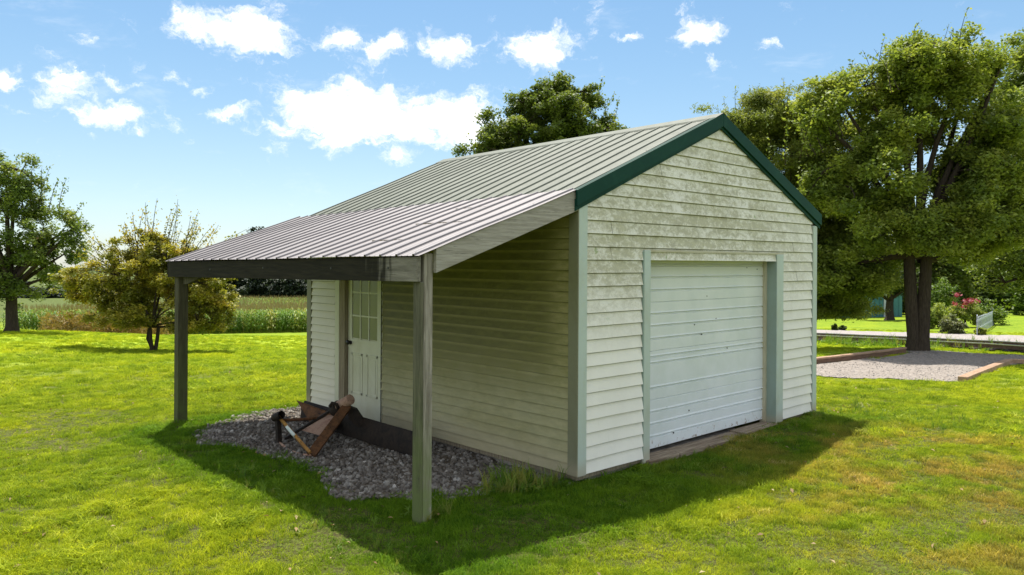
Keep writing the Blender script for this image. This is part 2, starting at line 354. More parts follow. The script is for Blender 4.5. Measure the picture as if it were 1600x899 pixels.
def siding_mat(name, exposure, base, grime_kind):
    m, nt, o = mat(name); p = wpos(nt); s = N(nt, 'ShaderNodeSeparateXYZ'); L(nt, p, s.inputs[0]); z = s.outputs['Z']; X = s.outputs['X']; Y = s.outputs['Y']
    fr = MATH(nt, 'FRACT', MATH(nt, 'DIVIDE', MATH(nt, 'ADD', z, .001), exposure))
    row = MATH(nt, 'FLOOR', MATH(nt, 'DIVIDE', MATH(nt, 'ADD', z, .001), exposure))
    wn = N(nt, 'ShaderNodeTexWhiteNoise'); wn.noise_dimensions = '1D'; L(nt, row, wn.inputs['W'])
    c = MIX(nt, SMOOTH(nt, NOISE(nt, p, 2.5, 5, .65), .3, .7), tuple(v*.93 for v in base), base)
    if grime_kind == 'front':
        streak = NOISE(nt, p, 5, 8, .72, .6, (1.2, 1, 2.4)); blot = NOISE(nt, p, 14, 6, .75, 1.0, (1, 1, 1.3)); wide = NOISE(nt, p, 1.1, 3, .6)
        zone = MATH(nt, 'MULTIPLY', SMOOTH(nt, z, 1.0, 2.2), MATH(nt, 'SUBTRACT', 1.15, MATH(nt, 'MULTIPLY', SMOOTH(nt, z, 2.9, 3.6), .45)))
        xz = MATH(nt, 'SUBTRACT', 1.0, MATH(nt, 'MULTIPLY', SMOOTH(nt, X, 2.8, 4.6), .5))
        zone = MATH(nt, 'MULTIPLY', zone, xz)
        lap = SMOOTH(nt, MATH(nt, 'ABSOLUTE', MATH(nt, 'SUBTRACT', fr, .45)), .55, .1)
        g = MATH(nt, 'ADD', MATH(nt, 'ADD', MATH(nt, 'MULTIPLY', streak, .55), MATH(nt, 'MULTIPLY', blot, .45)), MATH(nt, 'ADD', MATH(nt, 'MULTIPLY', wide, .25), MATH(nt, 'MULTIPLY', wn.outputs['Value'], .05)))
        g = MATH(nt, 'ADD', g, MATH(nt, 'MULTIPLY', lap, .07))
        gm = MATH(nt, 'MULTIPLY', SMOOTH(nt, g, .60, .80), zone, clamp=True)
        c = MIX(nt, MATH(nt, 'MULTIPLY', gm, .64), c, MIX(nt, SMOOTH(nt, blot, .35, .65), (.36, .34, .14), (.22, .20, .085)))
        c = MIX(nt, MATH(nt, 'MULTIPLY', MATH(nt, 'MULTIPLY', zone, SMOOTH(nt, wide, .3, .7)), .16), c, (.45, .45, .27))
        c = MIX(nt, MATH(nt, 'MULTIPLY', SMOOTH(nt, NOISE(nt, p, 6, 3, .6), .68, .74), MATH(nt, 'MULTIPLY', zone, .6)), c, (.22, .30, .08))
    else:
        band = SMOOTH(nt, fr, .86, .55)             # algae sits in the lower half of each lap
        # strongest on the high middle of the wall, none on the clean far panel
        ym = MATH(nt, 'SUBTRACT', 1, SMOOTH(nt, Y, 3.2, 3.35))
        hi = SMOOTH(nt, z, .45, 1.35)
        mid = SMOOTH(nt, Y, -.1, .9)
        nn = NOISE(nt, p, 1.6, 5, .65, .2, (1, .7, 1.4)); fi = NOISE(nt, p, 9, 5, .7, .3, (1, .6, 2))
        general = MATH(nt, 'MULTIPLY', MATH(nt, 'MULTIPLY', ym, MATH(nt, 'ADD', .84, MATH(nt, 'MULTIPLY', hi, .3))), MATH(nt, 'ADD', .72, MATH(nt, 'MULTIPLY', nn, .5)), clamp=True)
        c = MIX(nt, general, c, MIX(nt, SMOOTH(nt, fi, .3, .7), (.31, .28, .115), (.225, .215, .075)))
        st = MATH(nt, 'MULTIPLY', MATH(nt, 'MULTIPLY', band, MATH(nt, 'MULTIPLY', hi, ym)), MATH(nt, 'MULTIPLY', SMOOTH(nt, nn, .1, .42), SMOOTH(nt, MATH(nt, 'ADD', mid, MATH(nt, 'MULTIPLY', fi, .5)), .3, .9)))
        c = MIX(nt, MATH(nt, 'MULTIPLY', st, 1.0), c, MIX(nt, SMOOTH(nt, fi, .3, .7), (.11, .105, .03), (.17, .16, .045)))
        c = MIX(nt, MATH(nt, 'MULTIPLY', MATH(nt, 'MULTIPLY', SMOOTH(nt, z, .35, .0), ym), .35), c, (.42, .34, .24))
    lap_shade = MATH(nt, 'MULTIPLY', SMOOTH(nt, fr, .90, .975), .85)  # shade under the lap above, painted along the top of each course
    c = MIX(nt, lap_shade, c, (.12, .11, .065))
    st2 = MATH(nt, 'MULTIPLY', SMOOTH(nt, NOISE(nt, p, 7, 5, .7, .1, (4, 4, .35)), .56, .74), MATH(nt, 'ADD', .12, MATH(nt, 'MULTIPLY', SMOOTH(nt, z, .8, 2.2), .22)))
    c = MIX(nt, MATH(nt, 'MULTIPLY', st2, .8), c, (.30, .28, .13))
    pbr(nt, o, c, .6, 0, NOISE(nt, p, 60, 3, .6, 0, (1, 1, 6)), .12, .002, .35); return m
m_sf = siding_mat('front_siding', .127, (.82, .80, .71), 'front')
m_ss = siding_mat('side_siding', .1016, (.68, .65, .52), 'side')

def stained(name, col, stain, zlo, amount, nscale=3, rough=.5, sc=(1, 1, .4)):
    m, nt, o = mat(name); p = wpos(nt)
    n = NOISE(nt, p, nscale, 6, .7, .4, sc)
    c = MIX(nt, MATH(nt, 'MULTIPLY', SMOOTH(nt, n, .42, .75), amount), col, stain)
    c = MIX(nt, MATH(nt, 'MULTIPLY', SMOOTH(nt, NOISE(nt, p, 25, 5, .7), .6, .75), amount*.6), c, stain)
    if zlo:
        s = N(nt, 'ShaderNodeSeparateXYZ'); L(nt, p, s.inputs[0])
        c = MIX(nt, MATH(nt, 'MULTIPLY', SMOOTH(nt, s.outputs['Z'], zlo, 0.), .6), c, (.40, .34, .24))
    pbr(nt, o, c, rough, 0, NOISE(nt, p, 40, 4), .08, .002, .4); return m
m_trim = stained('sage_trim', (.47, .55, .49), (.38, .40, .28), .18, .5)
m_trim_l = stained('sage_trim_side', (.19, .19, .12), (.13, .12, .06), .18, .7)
m_reveal = stained('green_reveal', (.27, .35, .31), (.22, .26, .18), .1, .4)
m_jamb = stained('beige_jamb', (.50, .47, .34), (.32, .27, .15), .25, .6)
m_green = stained('green_metal_trim', (.004, .042, .028), (.012, .07, .045), 0, .6, 2, .6, (1, 1, 1))
m_green.node_tree.nodes['Principled BSDF'].inputs['Specular IOR Level'].default_value = .15
# garage door: pale steel, greener algae high up
m_gd, nt, o = mat('garage_door_steel'); p = wpos(nt); s = N(nt, 'ShaderNodeSeparateXYZ'); L(nt, p, s.inputs[0])
c = MIX(nt, SMOOTH(nt, s.outputs['Z'], .3, 1.7), (.72, .76, .78), (.70, .735, .69))
c = MIX(nt, MATH(nt, 'MULTIPLY', SMOOTH(nt, NOISE(nt, p, 2.2, 5, .65), .35, .7), .5), c, (.56, .62, .58))
c = MIX(nt, MATH(nt, 'MULTIPLY', SMOOTH(nt, s.outputs['Z'], 1.75, 2.05), .5), c, (.48, .49, .33))
c = MIX(nt, MATH(nt, 'MULTIPLY', MATH(nt, 'MULTIPLY', SMOOTH(nt, s.outputs['Z'], .16, .04), SMOOTH(nt, NOISE(nt, p, 16, 5, .7), .56, .66)), .8), c, (.25, .16, .10))
pbr(nt, o, c, .45, 0, NOISE(nt, p, 90, 3), .05, .001, .5)
m_door = stained('painted_door', (.60, .60, .46), (.40, .38, .22), 0, .5)
def wood(name, a, b, axis, green=None, zgreen=None, drip=None):
    m, nt, o = mat(name); p = wpos(nt)
    sc = {'x': (.6, 9, 9), 'y': (9, .6, 9), 'z': (9, 9, .6)}[axis]
    n = NOISE(nt, p, 4, 8, .7, .35, sc); k = NOISE(nt, p, 3.2, 2, .5)
    c = MIX(nt, SMOOTH(nt, n, .32, .68), a, b)
    c = MIX(nt, MATH(nt, 'MULTIPLY', SMOOTH(nt, NOISE(nt, p, 14, 5, .7, .2, tuple(v*.5 for v in sc)), .58, .7), .7), c, tuple(v*.35 for v in a))
    c = MIX(nt, SMOOTH(nt, k, .80, .82), c, (.05, .035, .025)) if axis != 'z' else c
    if green:
        s = N(nt, 'ShaderNodeSeparateXYZ'); L(nt, p, s.inputs[0])
        g = MATH(nt, 'MULTIPLY', SMOOTH(nt, s.outputs['Z'], zgreen[0], zgreen[1]), SMOOTH(nt, NOISE(nt, p, 5, 5, .7), .25, .6))
        c = MIX(nt, g, c, green)
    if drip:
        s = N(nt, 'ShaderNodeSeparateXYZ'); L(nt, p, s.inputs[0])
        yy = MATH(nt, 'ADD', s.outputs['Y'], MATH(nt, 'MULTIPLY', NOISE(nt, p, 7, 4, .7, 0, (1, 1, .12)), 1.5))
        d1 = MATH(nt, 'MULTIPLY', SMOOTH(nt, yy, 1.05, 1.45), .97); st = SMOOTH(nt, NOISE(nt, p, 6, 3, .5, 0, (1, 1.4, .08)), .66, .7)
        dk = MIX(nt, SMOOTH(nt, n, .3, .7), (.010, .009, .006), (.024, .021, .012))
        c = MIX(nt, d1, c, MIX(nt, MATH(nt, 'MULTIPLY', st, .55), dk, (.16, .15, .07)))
    pbr(nt, o, c, .9, 0, n, .55, .006, .15); return m
m_wpost = wood('weathered_post', (.17, .15, .115), (.38, .345, .29), 'z', (.17, .21, .08), (.95, -.1))
m_wpost_d = wood('dark_post', (.05, .045, .028), (.10, .095, .055), 'z', (.09, .11, .04), (1.4, -.1))
m_wpost_m = wood('shaded_mossy_post_board', (.07, .07, .045), (.15, .145, .095), 'z', (.12, .15, .055), (1.3, -.1))  # green growth plus the shade of the post's side face, in the colour
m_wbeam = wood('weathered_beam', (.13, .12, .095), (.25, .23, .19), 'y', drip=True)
m_wrake = wood('grey_rafter', (.26, .24, .20), (.42, .39, .34), 'x')
m_wframe = wood('old_frame_wood', (.19, .15, .10), (.30, .26, .18), 'z')
def metalroof(name, col, metal, rough, speck):
    m, nt, o = mat(name); p = wpos(nt)
    n = NOISE(nt, p, 1.8, 5, .65, .2, (.5, 2, 1)); c = MIX(nt, SMOOTH(nt, n, .3, .7), tuple(v*.88 for v in col), col)
    c = MIX(nt, MATH(nt, 'MULTIPLY', SMOOTH(nt, NOISE(nt, p, 16, 4, .7), .64, .74), .5), c, speck)
    rn = MATH(nt, 'ADD', rough, MATH(nt, 'MULTIPLY', NOISE(nt, p, 6, 4), .18))
    pbr(nt, o, c, rn, metal, NOISE(nt, p, 2.4, 3), .05, .01, .5); return m
m_roof = metalroof('painted_roof_metal', (.105, .118, .09), .0, .62, (.07, .07, .05))
m_galv = metalroof('galvanised_metal', (.19, .175, .178), .2, .52, (.14, .125, .12))
m_dark = simple('dark_gap', (.02, .018, .015), .9)
m_conc = simple('concrete', (.30, .27, .23), .9, nscale=9, var=.3, bstr=.5)
m_sill = wood('worn_threshold', (.13, .09, .06), (.33, .27, .20), 'x')
m_glass, nt, o = mat('dusty_glass'); pbr(nt, o, MIX(nt, NOISE(nt, wpos(nt), 4), (.12, .13, .10), (.2, .2, .15)), .25, 0, spec=.6)
def rusty(name, a, b, c3):
    m, nt, o = mat(name); p = wpos(nt); n = NOISE(nt, p, 11, 7, .7, .4)
    c = MIX(nt, SMOOTH(nt, n, .3, .6), a, b); c = MIX(nt, SMOOTH(nt, NOISE(nt, p, 30, 5, .7), .55, .7), c, c3)
    pbr(nt, o, c, .8, .25, n, .4, .006, .3); return m
m_rust = rusty('rust_brown', (.055, .028, .016), (.15, .07, .03), (.025, .018, .014))
m_rustdk = rusty('rust_dark', (.012, .010, .009), (.034, .024, .017), (.012, .01, .01))
m_rustpk = rusty('rust_pale', (.30, .17, .12), (.42, .28, .20), (.12, .06, .04))
m_ochre = rusty('ochre_paint', (.26, .12, .03), (.34, .18, .045), (.10, .05, .02))
m_sticker = simple('pale_label', (.5, .55, .5), .5)
m_black = simple('black_metal', (.012, .012, .014), .4)

# stones / gravel
def stone_mat(name, a, b, c3, sc):
    m, nt, o = mat(name); p = wpos(nt)
    v = N(nt, 'ShaderNodeTexVoronoi'); v.inputs['Scale'].default_value = sc; L(nt, p, v.inputs['Vector'])
    sp = N(nt, 'ShaderNodeSeparateColor'); L(nt, v.outputs['Color'], sp.inputs[0])
    c = RAMP(nt, sp.outputs[0], [(0, a), (.5, b), (1, c3)])
    pbr(nt, o, c, .9, 0, v.outputs['Distance'], .8, .02, .2); return m, nt
m_gb, _ = stone_mat('gravel_bed', (.07, .055, .04), (.12, .095, .07), (.16, .13, .10), 30)
m_lot, nt = stone_mat('lot_gravel', (.17, .145, .125), (.235, .205, .18), (.30, .265, .235), 22)
m_stone = leafmat('stone', [(0, (.05, .042, .034)), (.45, (.14, .12, .10)), (.8, (.25, .23, .20)), (1, (.44, .41, .37))], 0, .85, nscale=6)
m_asph = simple('old_asphalt', (.28, .25, .235), .95, nscale=3, var=.1, bstr=.4)
m_timber = wood('landscape_timber', (.24, .15, .10), (.42, .29, .20), 'x')
m_timber_d = wood('retaining_timber', (.11, .065, .045), (.21, .13, .09), 'x')

# ------------------------------------------------------------------ ground sheet
ang = np.concatenate([np.linspace(-45, 45, 421), np.linspace(45, 315, 110)[1:-1]])
radii = np.concatenate([np.geomspace(1.0, 60, 250), np.geomspace(60, 1100, 60)[1:]])
A, R_ = np.meshgrid(np.radians(ang)+YAW, radii)
X = CAM[0]+np.sin(A)*R_; Y = CAM[1]+np.cos(A)*R_; Z = H(X, Y)
nr, na = X.shape
verts = np.c_[X.ravel(), Y.ravel(), Z.ravel()]
verts = np.vstack([verts, [[CAM[0], CAM[1], h1(CAM[0], CAM[1])]]])
i, j = np.meshgrid(np.arange(nr-1), np.arange(na), indexing='ij'); j2 = (j+1) % na
fs = np.stack([i*na+j, i*na+j2, (i+1)*na+j2, (i+1)*na+j], -1).reshape(-1, 4)[:, ::-1]
me = bpy.data.meshes.new('ground')
me.from_pydata(verts.tolist(), [], fs.tolist()+[[nr*na, k, (k+1) % na][::-1] for k in range(na)])
me.polygons.foreach_set('use_smooth', [True]*len(me.polygons)); me.update()
g = link('ground', me, m_ground); g['kind'] = 'structure'
if me.polygons[0].normal.z < 0: me.flip_normals()

def inpoly(px, py, poly):
    poly = np.asarray(poly); x, y = np.asarray(px), np.asarray(py); c = np.zeros(x.shape, bool); n = len(poly)
    for a in range(n):
        x1, y1 = poly[a][:2]; x2, y2 = poly[(a+1) % n][:2]
        c ^= ((y1 > y) != (y2 > y)) & (x < (x2-x1)*(y-y1)/((y2-y1) if y2 != y1 else 1e-9)+x1)
    return c
def sheet(name, poly, m, lift, step, rag=0.):
    """a sheet draped over the ground inside a polygon, with a slightly ragged edge"""
    P = np.array([q[:2] for q in poly]); x0, y0 = P.min(0)-.5; x1, y1 = P.max(0)+.5
    gx = np.arange(x0, x1, step); gy = np.arange(y0, y1, step); XX, YY = np.meshgrid(gx, gy)
    wx = XX+(vnoise(XX, YY, .35, 5)-.5)*rag; wy = YY+(vnoise(XX, YY, .35, 6)-.5)*rag
    ins = inpoly(wx, wy, P); ZZ = H(XX, YY)+lift
    idx = -np.ones(XX.shape, int); idx[ins] = np.arange(ins.sum())
    q = ins[:-1, :-1] & ins[1:, :-1] & ins[:-1, 1:] & ins[1:, 1:]
    a, b = np.nonzero(q); F_ = np.stack([idx[a, b], idx[a, b+1], idx[a+1, b+1], idx[a+1, b]], -1)
    me = bpy.data.meshes.new(name); me.from_pydata(np.c_[XX[ins], YY[ins], ZZ[ins]].tolist(), [], F_.tolist()); me.update()
    me.polygons.foreach_set('use_smooth', [True]*len(me.polygons))
    o = link(name, me, m); o['kind'] = 'structure'; return o
BED = [(-2.02, 4.35), (-1.85, 4.62), (-.95, 4.95), (0.02, 5.2), (0.02, .0), (-.5, .22), (-.75, .15), (-1.5, .42), (-1.92, .72), (-2.08, 1.1), (-1.75, 1.7), (-1.72, 2.4), (-1.70, 3.1), (-1.95, 3.8)]
sheet('gravel_bed', BED, m_gb, .012, .04, .35)
LOT = [gp(x, y) for x, y in ((1255, 586), (1290, 590), (1360, 594), (1430, 596), (1504, 599), (1575, 572), (1610, 569), (1700, 569), (1700, 555), (1600, 556), (1470, 549), (1412, 549), (1412, 556), (1340, 561), (1262, 572))]
sheet('gravel_lot', LOT, m_lot, .02, .12, .5)
RD = [gp(x, y) for x, y in ((1150, 523), (1276, 527), (1430, 531), (1600, 537), (1800, 543))], [gp(x, y) for x, y in ((1800, 530), (1600, 525.5), (1430, 521), (1276, 517), (1150, 513.5))]
sheet('road', RD[0]+RD[1], m_asph, .03, .25, .25)

# ------------------------------------------------------------------ SHED
W, D = 4.84, 5.10
shed = empty('shed', (0, 0, 0), 'white vinyl sided shed with green trimmed metal roof, garage door and open lean-to', 'shed')
def sag(y): return -.011*max(y, 0)
RX, RZ, EZ = 2.42, 3.705, 2.665            # ridge and eave (top of metal)
SL = (RZ-EZ)/(RX+.08)
def under(x):                               # soffit line above the gable wall
    return RZ-.12-abs(x-RX)*SL
def laps(kind, ex, u0, u1, zt, holes, place, seams, out_b=.027, out_t=.003, flare=None):
    """clapboards as real laps: rows of sloping boards with a lip; place(u, out, z)"""
    mb = MB(); rows = int(math.ceil(zt/ex))+1
    for r in range(rows):
        z0 = r*ex; z1 = z0+ex
        segs = [(u0, u1)]
        for (a, b, ha, hb) in holes:
            if z0+ex*.5 > ha and z0+ex*.5 < hb:
                ns = []
                for s, e in segs:
                    if b <= s or a >= e: ns.append((s, e))
                    else:
                        if a > s: ns.append((s, a))
                        if e > b: ns.append((b, e))
                segs = ns
        sub = []
        for s, e in segs:
            cuts = [c for (rr_, c) in seams if rr_ == r and s+.1 < c < e-.1]
            pts = [s]+cuts+[e]
            for k in range(len(pts)-1): sub.append((pts[k], pts[k+1], k % 2))
        for s, e, k in sub:
            if s > u0 and any(abs(s-c_) < 1e-6 for _, c_ in seams): s = s+.002
            n = max(1, int((e-s)/.18)); us = np.linspace(s, e, n+1)
            for a, b in zip(us[:-1], us[1:]):
                if kind == 'gable':
                    zc = [min(z1, under(a)), min(z1, under(b)), min(z0, under(a)), min(z0, under(b))]
                    if zc[0] <= z0 and zc[1] <= z0: continue
                else: zc = [min(z1, zt)]*2+[z0]*2
                def o_(u, z, base):
                    w = (math.sin(u*2.1+r*1.7)+math.sin(u*5.3+r*.6))*.0026+.003*k
                    if flare: w += flare(u, z)
                    return base+w
                def out_at(z): return out_b+(out_t-out_b)*(z-z0)/ex
                vs = [place(a, o_(a, z0, out_b), zc[2]), place(b, o_(b, z0, out_b), zc[3]), place(b, o_(b, z1, out_at(zc[1])), zc[1]), place(a, o_(a, z1, out_at(zc[0])), zc[0]),
                      place(a, 0, zc[2]), place(b, 0, zc[3])]
                mb.add(vs, [(0, 1, 2, 3), (4, 5, 1, 0)])
            # open board ends
            for u in (s, e):
                if kind == 'gable' and under(u) < z1: continue
                if kind != 'gable' and z1 > zt: continue
                w = flare(u, z0) if flare else 0; w1 = flare(u, z1) if flare else 0
                mb.add([place(u, 0, z0), place(u, out_b+w, z0), place(u, out_t+w1, z1), place(u, 0, z1)], [(0, 1, 2, 3)])
    return mb
GX0, GX1, GZ = 1.085, 3.745, 2.10           # garage door opening
fl = lambda u, z: .022*max(0, 1-abs(u-.97)/.5)*max(0, min(1, (1.2-z)/1.0)) if u < 1 else 0.
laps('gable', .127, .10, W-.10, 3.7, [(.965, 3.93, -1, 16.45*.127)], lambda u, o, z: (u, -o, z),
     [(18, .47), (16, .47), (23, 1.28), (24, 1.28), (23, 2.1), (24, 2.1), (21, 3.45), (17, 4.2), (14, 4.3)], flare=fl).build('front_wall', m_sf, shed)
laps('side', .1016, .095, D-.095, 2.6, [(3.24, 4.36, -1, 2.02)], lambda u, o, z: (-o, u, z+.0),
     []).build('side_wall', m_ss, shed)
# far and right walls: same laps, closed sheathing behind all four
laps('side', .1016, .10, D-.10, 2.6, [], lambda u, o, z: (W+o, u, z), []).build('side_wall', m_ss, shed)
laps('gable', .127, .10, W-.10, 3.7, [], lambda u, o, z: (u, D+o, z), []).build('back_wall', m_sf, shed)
mb = MB()
T = .09
mb.prism([(GX1, .003, -.05), (W, .003, -.05), (W, .003, under(W)), (RX, .003, under(RX)), (0, .003, under(0)), (0, .003, -.05), (GX0, .003, -.05), (GX0, .003, GZ), (GX1, .003, GZ)][::-1], (0, T, 0))
mb.prism([(0, D-.003, -.05), (W, D-.003, -.05), (W, D-.003, under(W)), (RX, D-.003, under(RX)), (0, D-.003, under(0))], (0, -T, 0))
mb.prism([(.003, .1, -.05), (.003, 3.30, -.05), (.003, 3.30, 2.04), (.003, 4.16, 2.04), (.003, 4.16, -.05), (.003, D-.1, -.05), (.003, D-.1, under(0)), (.003, .1, under(0))], (T, 0, 0))
mb.box((W-T, .1, -.05), (W-.003, D-.1, under(W)))
mb.build('sheathing', m_wframe, shed)
mb = MB(); mb.box((.04, .04, -.35), (W-.04, D-.04, -.052)); mb.build('foundation', m_conc, shed)
# corner posts
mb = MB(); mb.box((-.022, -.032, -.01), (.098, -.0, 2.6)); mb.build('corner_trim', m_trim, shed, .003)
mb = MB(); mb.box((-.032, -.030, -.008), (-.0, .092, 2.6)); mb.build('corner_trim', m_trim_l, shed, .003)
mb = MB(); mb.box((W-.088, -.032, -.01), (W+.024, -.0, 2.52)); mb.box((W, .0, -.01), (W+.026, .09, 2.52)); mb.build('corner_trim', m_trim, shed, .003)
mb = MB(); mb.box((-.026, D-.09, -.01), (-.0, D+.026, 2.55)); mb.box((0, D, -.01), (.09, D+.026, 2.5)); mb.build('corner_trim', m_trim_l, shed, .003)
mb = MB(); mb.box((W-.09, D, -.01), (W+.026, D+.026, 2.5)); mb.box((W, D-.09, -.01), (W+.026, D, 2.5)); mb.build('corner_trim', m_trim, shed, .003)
# garage opening
mb = MB(); mb.box((.985, -.034, -.06), (1.09, -.0, 2.135)); mb.mi = 0; mb.build('door_casing', m_trim, shed, .003)
mb = MB(); mb.box((.97, -.030, -.06), (.985, -.0, 2.12)); mb.build('casing_channel', m_reveal, shed)
mb = MB(); mb.box((3.745, -.036, -.03), (3.915, -.0, 2.12)); mb.build('door_casing', m_trim, shed, .003)
mb = MB(); mb.box((3.742, -.030, -.04), (3.748, .10, 2.1)); mb.build('reveal_strip', m_reveal, shed)
mb = MB(); mb.box((3.70, .10, -.04), (3.78, .17, 2.1)); mb.build('door_jamb', m_jamb, shed)
mb = MB(); mb.box((1.05, .10, -.04), (1.1, .17, 2.1)); mb.build('door_jamb', m_jamb, shed)
mb = MB(); mb.box((GX0, .0, 2.085), (GX1, .17, 2.13)); mb.build('door_header', m_jamb, shed, .003)
mb = MB(); mb.box((.99, -.028, 2.118), (3.93, -.004, 2.14)); mb.build('head_flashing', m_jamb, shed)
# sectional garage door: real ribs pressed in
mb = MB(); prof = []; sec = .525
for k in range(4):
    z0 = k*sec
    prof += [(z0, .010), (z0+.006, 0)]
    for g_ in ((.125, .262, .392) if k != 1 else (.125, .392, .46)):
        if k == 2: g_ += .004
        prof += [(z0+g_-.012, 0), (z0+g_-.004, .016), (z0+g_+.003, .016), (z0+g_+.014, -.006), (z0+g_+.03, 0)]
    prof += [(z0+sec-.006, 0), (z0+sec-.001, .010)]
gy = .135
for (za, oa), (zb, ob) in zip(prof[:-1], prof[1:]):
    xs = np.linspace(1.09, 3.74, 22)
    for xa, xb in zip(xs[:-1], xs[1:]):
        wv = lambda x, z: .002*math.sin(x*3+z*2)+.0015*math.sin(x*7.3-z*4)
        mb.add([(xa, gy+oa+wv(xa, za), za+.005), (xb, gy+oa+wv(xb, za), za+.005), (xb, gy+ob+wv(xb, zb), zb+.005), (xa, gy+ob+wv(xa, zb), zb+.005)], [(0, 1, 2, 3)])
gd = mb.build('garage_door', m_gd, shed)
mb = MB()
for x, z, r in ((1.75, .12, .012), (2.05, .33, .010), (1.62, .42, .009), (2.6, 1.35, .009), (2.15, 1.30, .01), (2.3, 1.18, .01), (3.3, 1.95, .008), (3.55, 1.93, .008), (2.4, 1.62, .01), (1.22, .9, .012), (2.85, .98, .01)):
    mb = MB(); mb.tube([(x, gy-.004, z), (x, gy+.004, z)], r*.8, 8); mb.build('dent_mark', m_dark, gd)
mb = MB()
xs = [1.02, 1.55, 2.1, 2.9, 3.7]
for a, b in zip(xs[:-1], xs[1:]):
    j_ = random.Random(a).uniform(-.015, .015); mb.box((a+.004, -.10+j_, -.09), (b-.004, .13, -.035+j_*.5+.012*(a-1)*.5))
mb.build('threshold', m_sill, shed, .008)
# roofs: ribbed sheets
m_screw = simple('screw_head', (.16, .15, .13), .5)
def ribbed(p_low, p_high, y0, y1, spacing=.2286, rh=.015, seed=0):
    """profile along y, sheet runs from p_low(x,z) to p_high(x,z)"""
    mb = MB(); prof = [(y0, 0)]; y = y0+.07
    while y < y1-.05:
        prof += [(y-.016, 0), (y-.009, rh), (y+.009, rh), (y+.016, 0)]
        for m_ in (.076, .152):
            if y+m_+.01 < y1: prof += [(y+m_-.012, 0), (y+m_, .003), (y+m_+.012, 0)]
        y += spacing
    prof.append((y1, 0))
    dx = p_high[0]-p_low[0]; dz = p_high[1]-p_low[1]; l = math.hypot(dx, dz); nx, nz = -dz/l, dx/l
    if nz < 0: nx, nz = -nx, -nz
    ns = 10; rows = []
    for t in np.linspace(0, 1, ns+1):
        rows.append([(p_low[0]+dx*t+nx*(h+.003*math.sin(t*9+yy*2.3+seed)), yy, p_low[1]+dz*t+nz*(h+.003*math.sin(t*9+yy*2.3+seed))+sag(yy)) for yy, h in prof])
    n = len(prof)
    for r in range(ns):
        b = len(mb.v); mb.v += rows[r]+rows[r+1]
        for k in range(n-1): mb.f.append((b+k, b+k+1, b+n+k+1, b+n+k)); mb.m.append(0)
    mb.mi = 1; yy = y0+.07
    while yy < y1-.05:
        for t in (.03, .27, .5, .74, .96):
            x = p_low[0]+dx*t; z = p_low[1]+dz*t+sag(yy); q = np.array([x, yy+.036, z])
            mb.tube([q, q+np.array([nx, 0, nz])*.009], .008, 6)
        yy += spacing
    mb.mi = 0
    return mb
RY0, RY1 = -.055, 5.12
ribbed((-.10, EZ-.012), (RX-.02, RZ), RY0+.02, RY1, seed=1).build('roof', [m_roof, m_screw], shed)
ribbed((W+.10, EZ-.012), (RX+.02, RZ), RY0+.02, RY1, seed=2).build('roof', [m_roof, m_screw], shed)
mb = MB()                                   # ridge cap
cap = [(-.17, -.062), (-.155, -.040), (0, .032), (.155, -.040), (.17, -.062)]
ys = np.linspace(RY0-.01, RY1+.01, 9)
for ya, yb in zip(ys[:-1], ys[1:]):
    for (a, za), (b, zb) in zip(cap[:-1], cap[1:]):
        mb.add([(RX+a, ya, RZ+za+sag(ya)), (RX+b, ya, RZ+zb+sag(ya)), (RX+b, yb, RZ+zb+sag(yb)), (RX+a, yb, RZ+za+sag(yb))], [(0, 1, 2, 3)])
mb.build('ridge_cap', m_roof, shed)
# green rake trim on the gable: L-shaped folded metal
def rake(y, th, xe, sgn, name='rake_trim'):
    mb = MB(); a = (xe, EZ+.012-.0*SL); b = (RX, RZ+.022)
    hgt = .148
    mb.prism([(a[0], y, a[1]-hgt), (a[0], y, a[1]), (b[0], y, b[1]), (b[0], y, b[1]-hgt)], (0, th, 0))
    mb.prism([(a[0], y+th, a[1]-.008), (a[0], y+th, a[1]+.002), (b[0], y+th, b[1]+.002), (b[0], y+th, b[1]-.008)], (0, .035, 0))
    return mb.build(name, m_green, shed, .002)
rake(-.064, .022, -.085, 1); rake(-.066, .022, W+.09, -1)
mb = MB(); mb.prism([(-.085, -.042, under(-.085)-.06), (-.085, -.042, under(-.085)+.05), (RX, -.042, under(RX)+.05), (RX, -.042, under(RX)-.03)], (0, .02, 0)); mb.build('gable_fascia', m_green, shed)
mb = MB(); mb.prism([(W+.085, -.042, under(W+.085)-.06), (W+.085, -.042, under(W+.085)+.05), (RX, -.042, under(RX)+.05), (RX, -.042, under(RX)-.03)], (0, .02, 0)); mb.build('gable_fascia', m_green, shed)
mb = MB(); mb.box((W+.07, -.04, EZ-.13), (W+.095, D+.02, EZ-.03)); mb.build('eave_trim', m_green, shed)
mb = MB()
mb.prism([(-.085, RY1-.01, EZ-.17), (-.085, RY1-.01, EZ-.06), (RX, RY1-.01, RZ-.06), (RX, RY1-.01, RZ-.2)], (0, .02, 0))
mb.prism([(W+.09, RY1-.01, EZ-.17), (W+.09, RY1-.01, EZ-.06), (RX, RY1-.01, RZ-.06), (RX, RY1-.01, RZ-.2)], (0, .02, 0)); mb.build('gable_fascia', m_green, shed)
